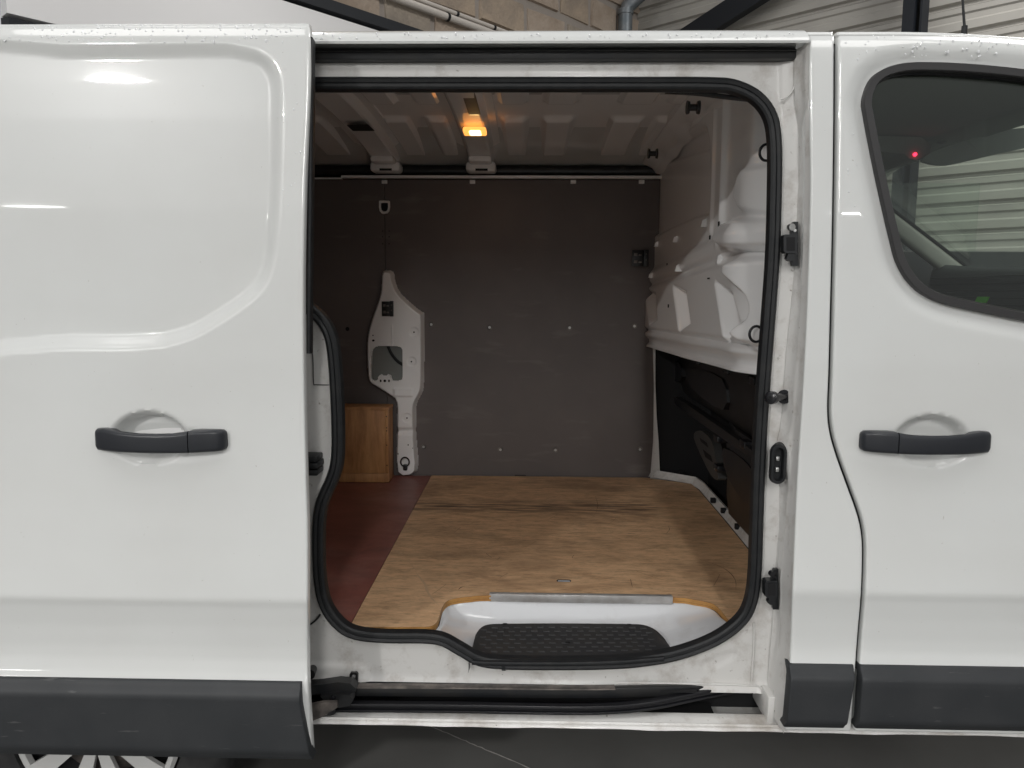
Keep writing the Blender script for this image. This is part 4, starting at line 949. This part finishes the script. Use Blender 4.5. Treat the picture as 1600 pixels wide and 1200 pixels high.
# dashboard
G = []
for y in np.linspace(.12, 1.66, 30):
    zt_d = float(np.interp(y, [.1, .9, 1.3, 1.62], [1.36, 1.395, 1.41, 1.432])); x0_d = float(np.interp(y, [.1, 1.0, 1.66], [1.66, 1.68, 1.72]))
    G.append([(x0_d-.06, y, .75), (x0_d-.04, y, 1.02), (x0_d-.006, y, 1.20), (x0_d, y, zt_d-.05), (x0_d+.008, y, zt_d-.018), (x0_d+.03, y, zt_d), (2.02, y, zt_d-.02), (2.5, y, zt_d-.09)])
mb = MB(); mb.grid(np.array(G)); dash = mb.build('dashboard', 'dash', van, angle=40)
for k in range(8):
    zr = 1.372-.026*k
    path = [(float(np.interp(y, [.1, 1.0, 1.66], [1.66, 1.68, 1.72]))-.004-max(0, 1.30-zr)*.06, y, zr) for y in np.linspace(.3, 1.64, 8)]
    mb = MB(); mb.sweep(path, rrect(.004, .008, .0015, 2), up=(1, 0, 0)); mb.build('reflected_slat', 'void', dash)  # dark bars imitating slats reflected in the side window
q = [PXp(a, b_, 1.655) for a, b_ in ((1527,463.5),(1545,463.5),(1540,473),(1522,473))]
mb = MB(); mb.prism(q, (.004, 0, 0)); mb.build('green_tag', 'green', dash, smooth=False)
mb = MB(); q = [P(a, b_, 1.2) for a, b_ in ((1448,455),(1476,453),(1480,458),(1510,455),(1532,458),(1508,463),(1450,461))]; mb.prism(q, (0, .02, 0)); mb.build('wiper_stalk', 'black_gloss', dash, smooth=False)
# overhead console with a red light
Yc = .90
con = [P(a, b_, Yc) for a, b_ in ((1365,212),(1440,214),(1455,226),(1455,238),(1447,246),(1432,250),(1421,248),(1412,240),(1366,236))]
mb = MB(); mb.prism(con, (0, .22, 0)); cons = mb.build('overhead_console', 'headliner', van, angle=30)
q = P(1430.5, 241, Yc-.006); mb = MB(); mb.cyl(q, q+Vector((0, .01, 0)), .0055, .0055, 10); mb.build('warning_light', 'led', cons)
mi = [P(a, b_, .93) for a, b_ in catmull([(1471,215),(1474,210),(1486,209),(1493,212),(1493,218),(1488,221),(1476,221)], 3, True)]
mb = MB(); mb.prism(mi, (0, .04, 0)); mb.cyl(P(1479, 208, .95), P(1472, 180, .95), .006, .012); mb.build('mirror_mount', 'black', van, angle=30)
tg = [P(a, b_, .97) for a, b_ in ((1464,242),(1474,237),(1481,244),(1476,250))]
mb = MB(); mb.prism(tg, (0, .003, 0)); mb.build('windscreen_tag', 'grey_panel', van, smooth=False)
sv = [P(a, b_, .80) for a, b_ in catmull([(1440,250),(1460,236),(1500,222),(1545,210),(1600,200),(1640,220),(1560,240),(1510,252),(1480,258),(1458,257)], 3, True)]
mb = MB(); mb.prism(sv, (0, .012, .0)); mb.build('sun_visor', 'headliner', van, angle=30)

# ---- roof aerial
q = P(1506, 58, .95); mb = MB(); mb.cyl(q-Vector((0, 0, .05)), q+Vector((0, 0, .035)), .011, .009); mb.build('aerial_base', 'rubber', van)
q1 = P(1500, -60, .98); mb = MB(); mb.cyl(q+Vector((0, 0, .03)), q1, .0045, .003, 8); mb.build('aerial', 'rubber', van)

# ---- rear wheel
WC = P(150, 1085, .03); WC.z = .234
wheel = empty('wheel', tuple(WC)); wheel.parent = van
def lathe(prof_, seg, c):
    V, F = [], []; m_ = len(prof_)
    for k in range(seg):
        t = 2*math.pi*k/seg
        V += [(c.x*0+r_*math.cos(t), y, r_*math.sin(t)) for r_, y in prof_]
    for k in range(seg):
        j = (k+1) % seg; F += [[k*m_+i, k*m_+i+1, j*m_+i+1, j*m_+i] for i in range(m_-1)]
    return V, F
mb = MB(); mb.add(*lathe([(.205,.02),(.215,-.012),(.235,-.022),(.27,-.028),(.305,-.022),(.325,-.008),(.333,.012),(.335,.10),(.325,.19),(.21,.20)], 72, WC)); mb.build('tyre', 'tyre', wheel)
mb = MB(); mb.add(*lathe([(.0,-.012),(.045,-.012),(.06,-.006)], 40, WC)); mb.add(*lathe([(.205,.004),(.208,-.008),(.200,-.016),(.188,-.013),(.184,.0)], 72, WC))
for k in range(5):
    t0 = -math.pi/2+2*math.pi*k/5
    for dt, w0_, w1_ in ((-.16, .012, .020), (.16, .012, .020)):
        u0 = Vector((math.cos(t0+dt*1.6), 0, math.sin(t0+dt*1.6))); u1 = Vector((math.cos(t0+dt*1.9), 0, math.sin(t0+dt*1.9)))
        p0 = u0*.045; p1_ = u1*.19; n_ = Vector((-u1.z, 0, u1.x))
        mb.prism([p0-n_*w0_+Vector((0, -.012, 0)), p1_-n_*w1_*1.25+Vector((0, -.016, 0)), p1_+n_*w1_*1.25+Vector((0, -.016, 0)), p0+n_*w0_+Vector((0, -.012, 0))], (0, .012, 0))
mb.build('hubcap', 'hubcap', wheel, angle=30)
mb = MB(); mb.add(*lathe([(.0,.04),(.12,.04),(.20,.02)], 40, WC)); mb.build('rim', 'void', wheel)
mb = MB(); mb.add(*lathe([(.0,.020),(.10,.022),(.13,.03)], 40, WC)); mb.build('brake_drum', 'dirty_steel', wheel)

# ---- water drops on the upper edges
def drops(n, sampler, name, parent):
    bm0 = bmesh.new(); bmesh.ops.create_icosphere(bm0, subdivisions=2, radius=1); bv = [v.co.copy() for v in bm0.verts]; bf = [[v.index for v in f.verts] for f in bm0.faces]; bm0.free()
    mb = MB()
    for _ in range(n):
        p_, r_ = sampler(); sx = r_*(.8+.5*random.random()); sz_ = r_*(.8+.9*random.random())
        mb.add([(p_.x+c_.x*sx, p_.y+c_.y*r_*.5, p_.z+c_.z*sz_) for c_ in bv], bf)
    o = mb.build(name, 'water', parent); o['kind'] = 'stuff'
def s_door():
    py = 40+ (random.random()**1.6)*26; px = random.uniform(-60, 478)
    return PB(px, py, DOFF), random.uniform(.0012, .0030)*(1 if px > 150 else .75)
drops(190, s_door, 'water_drops', sdoor)
def s_door2():
    px = random.uniform(440, 472); return PB(px, random.uniform(80, 330), DOFF), random.uniform(.0009, .002)
drops(14, s_door2, 'water_drops', sdoor)
def s_front():
    if random.random() < .75: px = random.uniform(1312, 1590); py = 62+random.random()*28-6*(px < 1400)
    else: px = random.uniform(1312, 1345); py = random.uniform(70, 470)
    return PB(px, py), random.uniform(.0011, .0026)
drops(60, s_front, 'water_drops', fdoor)
def s_rail():
    return P(random.uniform(490, 1250), random.uniform(52, 66), .019), random.uniform(.0010, .0024)
drops(90, s_rail, 'water_drops', van)

# ================================================================== THINGS IN THE LOAD SPACE
q0 = PZ(608, 754, ZF); qt = P(608, 637, q0.y)
bx0, bx1, by0, by1, bz0, bz1 = q0.x-1.0, q0.x, q0.y, YPO-.004, ZF, qt.z
box = empty('wooden_box', (q0.x-.4, q0.y, ZF)); thing(box, 'orange brown plywood box on the brown floor board beside the white post', 'box')
def boxpart(nm, lo, hi, mat='box_wood', lab=None):
    mb = MB(); l = box.location; mb.box([a-b_ for a, b_ in zip(lo, l)], [a-b_ for a, b_ in zip(hi, l)], .0012); return mb.build(nm, mat, box, angle=30)
hb_ = bz0+.040
boxpart('bottom_rail', (bx0, by0, bz0), (bx1-.001, by0+.012, hb_-.0012)); boxpart('front_panel', (bx0, by0+.001, hb_), (bx1-.016, by0+.013, bz1-.012)); boxpart('edge_strip', (bx1-.0155, by0, hb_), (bx1, by0+.013, bz1-.0125), 'box_wood')
boxpart('side_panel', (bx1-.014, by0+.0135, bz0), (bx1-.0005, by1, bz1-.0125)); boxpart('lid', (bx0, by0-.003, bz1-.012), (bx1+.002, by1, bz1), 'box_wood')
for dz_ in (.03, .085, .10, .17, .27):
    mb = MB(); p_ = Vector((bx1-.008, by0-.0008, bz1-.012-dz_*.9))-box.location; mb.cyl(p_, p_+Vector((0, .002, 0)), .0028, seg=8); mb.build('screw', 'void', box)

# ================================================================== GROUND AND BUILDING
ZG = -.10
mb = MB(); mb.grid(np.array([[(x, y, ZG) for x in (-40, 0, 40)] for y in (-40, 0, 40)])); g = mb.build('ground', 'concrete', None, smooth=False); g['kind'] = 'structure'
a = PZ(670, 1135, ZG); c = PZ(850, 1212, ZG); t = (c-a).normalized(); n_ = Vector((-t.y, t.x, 0))*.0022
mb = MB(); V = []
for k in range(30):
    p_ = a+(c-a)*k/29+n_*random.uniform(-.8, .8); w_ = random.uniform(.5, 1.2); V += [p_+n_*w_+Vector((0, 0, .004)), p_-n_*w_+Vector((0, 0, .004))]
mb.add(V, [[2*i, 2*i+1, 2*i+3, 2*i+2] for i in range(29)]); mb.build('floor_crack', 'joint', g, smooth=False)

DK = 9.0
def vert_at(px, d):                     # point on the horizon line of a column px at depth d
    p_ = P(px, 459, d+CAM.y); return Vector((p_.x, p_.y, 0))
K = vert_at(985, DK)
dB = Vector((-math.sin(math.radians(41)), -math.cos(math.radians(41)), 0))      # stone wall, towards the camera at left
dC = Vector((math.sin(math.radians(48)), -math.cos(math.radians(48)), 0))       # clad wall, towards the camera at right
nB = Vector((-dB.y, dB.x, 0)); nB = nB if nB.y < 0 else -nB
nC = Vector((-dC.y, dC.x, 0)); nC = nC if nC.y < 0 else -nC
def wall_hit(px, py, d_, n_, off=0.0):
    r_ = ray(px, py); p0 = K+n_*off; t_ = (p0-CAM).dot(n_)/r_.dot(n_); q = CAM+r_*t_
    return (q-K).dot(d_), q.z
def frame(d_, n_, s, z, o=0.0): return K+d_*s+n_*o+Vector((0, 0, z))
def slab(mb, d_, n_, s0, s1, z0, z1, o0, o1, jit=0.0):
    j = lambda: random.uniform(-jit, jit)
    b0 = [frame(d_, n_, s, z, o0) for s, z in ((s0, z0), (s1, z0), (s1, z1), (s0, z1))]
    f0 = [frame(d_, n_, s+j(), z+j(), o1+j()*.6) for s, z in ((s0+.012, z0+.012), (s1-.012, z0+.012), (s1-.012, z1-.012), (s0+.012, z1-.012))]
    mb.add(b0+f0, [[4, 5, 6, 7], [0, 1, 5, 4], [1, 2, 6, 5], [2, 3, 7, 6], [3, 0, 4, 7], [3, 2, 1, 0]])
wl = empty('stone_wall', tuple(K)); thing(wl, 'old stone block wall above the van roof', 'wall')
def rel(o):
    for v in o.data.vertices: v.co = v.co-K
    return o
mb = MB(); slab(mb, dB, nB, -.3, 5.6, -.12, 6.5, -.3, 0); rel(mb.build('mortar_bed', 'mortar', wl, smooth=False))
CH = .345; zc0 = wall_hit(905, 40, dB, nB)[1]; zrow0 = zc0-CH*8
for r_ in range(0, 17):
    z0 = zrow0+r_*CH; s = -.1-.3*((r_*7) % 5)/5
    if z0 < 2.6 or z0 > 5.6: continue
    while s < 5.4:
        L_ = random.uniform(.42, .66); mb = MB(); slab(mb, dB, nB, s+.022, min(s+L_, 5.45)-.022, z0+.026, z0+CH-.026, -.02, random.uniform(.012, .028), .012)
        rel(mb.build('stone_block', random.choice(['stone_a', 'stone_b', 'stone_c']), wl, smooth=False)); s += L_
# white board with black frame fixed on the stone wall
h = lambda px, py: wall_hit(px, py, dB, nB, .12)
s_a, z_a = h(455, 0); s_b, z_b = h(578, 43); s_c, z_c = h(530, 0); s_d, z_d = h(648, 45); s_e, z_e = h(0, 20); s_f, z_f = h(70, 38)
zt_w = (z_a+z_b)/2; zt_k = (z_c+z_d)/2; zb_w = (z_e+z_f)/2
brd = empty('wall_board', tuple(K)); thing(brd, 'white board with black borders on the stone wall above the sliding door', 'board')
sR = h(760, 45)[0]; sL = 6.2
mb = MB(); slab(mb, dB, nB, sR-.3, sL, zb_w, zt_w, .06, .12); rel(mb.build('board_face', 'board_white', brd, smooth=False))
mb = MB(); slab(mb, dB, nB, sR-.3, sL, zt_w+.002, zt_k, .05, .14); rel(mb.build('border', 'beam', brd, smooth=False))
mb = MB(); slab(mb, dB, nB, sR-.3, sL, zb_w-.22, zb_w-.002, .05, .14); rel(mb.build('border', 'beam', brd, smooth=False))
# cable conduits
for k, (pa, pb, r_, lab) in enumerate((((645,8),(752,45),.030,'thick pale cable conduit running along the stone wall'),((672,5),(775,45),.017,'thin pale cable conduit just above the thick one'))):
    sa, za_ = wall_hit(*pa, dB, nB, .06); sb_, zb2 = wall_hit(*pb, dB, nB, .06); zm = (za_+zb2)/2
    mb = MB(); mb.cyl(frame(dB, nB, .1, zm, .06)-K, frame(dB, nB, 5.2, zm, .06)-K, r_, seg=14); o = mb.build('cable_conduit', 'conduit'); o.location = K; thing(o, lab, 'conduit', 'conduits on the stone wall')
    for px_ in ((699,) if k == 0 else (714, 772)):
        s_, _ = wall_hit(px_, 25, dB, nB, .06); mb = MB(); cpt = frame(dB, nB, s_, zm, .06)-K
        mb.cyl(cpt-dB*.012, cpt+dB*.012, r_+.005, seg=14); mb.build('strap', 'void', o)
# drain pipe in the corner
pq = frame(dC, nC, .12, 0, .22); mb = MB(); z45 = P(970, 24, pq.y).z
pxp = vert_at(968, DK-.35)
mb.cyl((pxp.x, pxp.y, 2.0), (pxp.x, pxp.y, z45), .075, seg=20); mb.tube([(pxp.x, pxp.y, z45-.02), (pxp.x+.02, pxp.y, z45+.05), (pxp.x+.12, pxp.y-.02, z45+.14), (pxp.x+.5, pxp.y-.05, z45+.42)], .075, 20)
mb.cyl((pxp.x, pxp.y, z45-.03), (pxp.x, pxp.y, z45+.02), .084, seg=20)
o = mb.build('drain_pipe', 'zinc'); thing(o, 'grey metal drain pipe bending away in the corner of the walls', 'pipe')
# metal clad wall
cw = empty('clad_wall', tuple(K)); thing(cw, 'beige grey ribbed metal cladding wall at the right', 'wall')
mb = MB(); slab(mb, dC, nC, -.1, 9.0, -.12, 7, -.3, -.08); rel(mb.build('wall_core', 'grey_panel', cw, smooth=False))
PIT = .235; z_ref = wall_hit(1300, 15, dC, nC)[1]; z_sl = wall_hit(1490, 407, dC, nC)[1]
z = z_ref-PIT*16
simple('clad_groove', (.24, .225, .20), .5)
while z < 6.6:
    if z > 0.4:
        sec = [(0, 0), (.018, -.030), (.034, -.030), (.050, 0), (.115, 0), (.130, -.012), (.175, -.012), (.190, 0), (PIT-.002, 0)]
        V = [frame(dC, nC, s_, z+a_, b_)-K for s_ in (-.05, 9.0) for a_, b_ in sec]; k = len(sec)
        mb = MB(); mb.add(V, [[i, i+1, k+i+1, k+i] for i in range(k-1)]); mb.build('cladding_sheet', 'clad_wall', cw, smooth=False)
    z += PIT
# steel frame in front of the clad wall
def on_c(px, py, o_): 
    s_, z_ = wall_hit(px, py, dC, nC, o_); return frame(dC, nC, s_, z_, o_)
s_, _ = wall_hit(1428, 25, dC, nC, .30)
mb = MB(); slab(mb, dC, nC, s_-.085, s_+.03, 0, 7, .20, .36); slab(mb, dC, nC, s_+.045, s_+.085, 0, 7, .20, .34); o = rel(mb.build('steel_column', 'beam', None, smooth=False)); o.location = K; thing(o, 'dark steel column standing before the clad wall', 'column')
p0 = on_c(1105, 45, .15); p1_ = on_c(1175, 0, .15); dd = (p1_-p0).normalized(); mb = MB()
hw = dd.cross(nC).normalized()*.105
A0 = p0-dd*1.3; A1 = p1_+dd*2.4
mb.prism([A0-hw, A1-hw, A1+hw, A0+hw], nC*.1); o = mb.build('steel_brace', 'beam', None, smooth=False); thing(o, 'dark diagonal steel brace crossing the clad wall', 'brace')
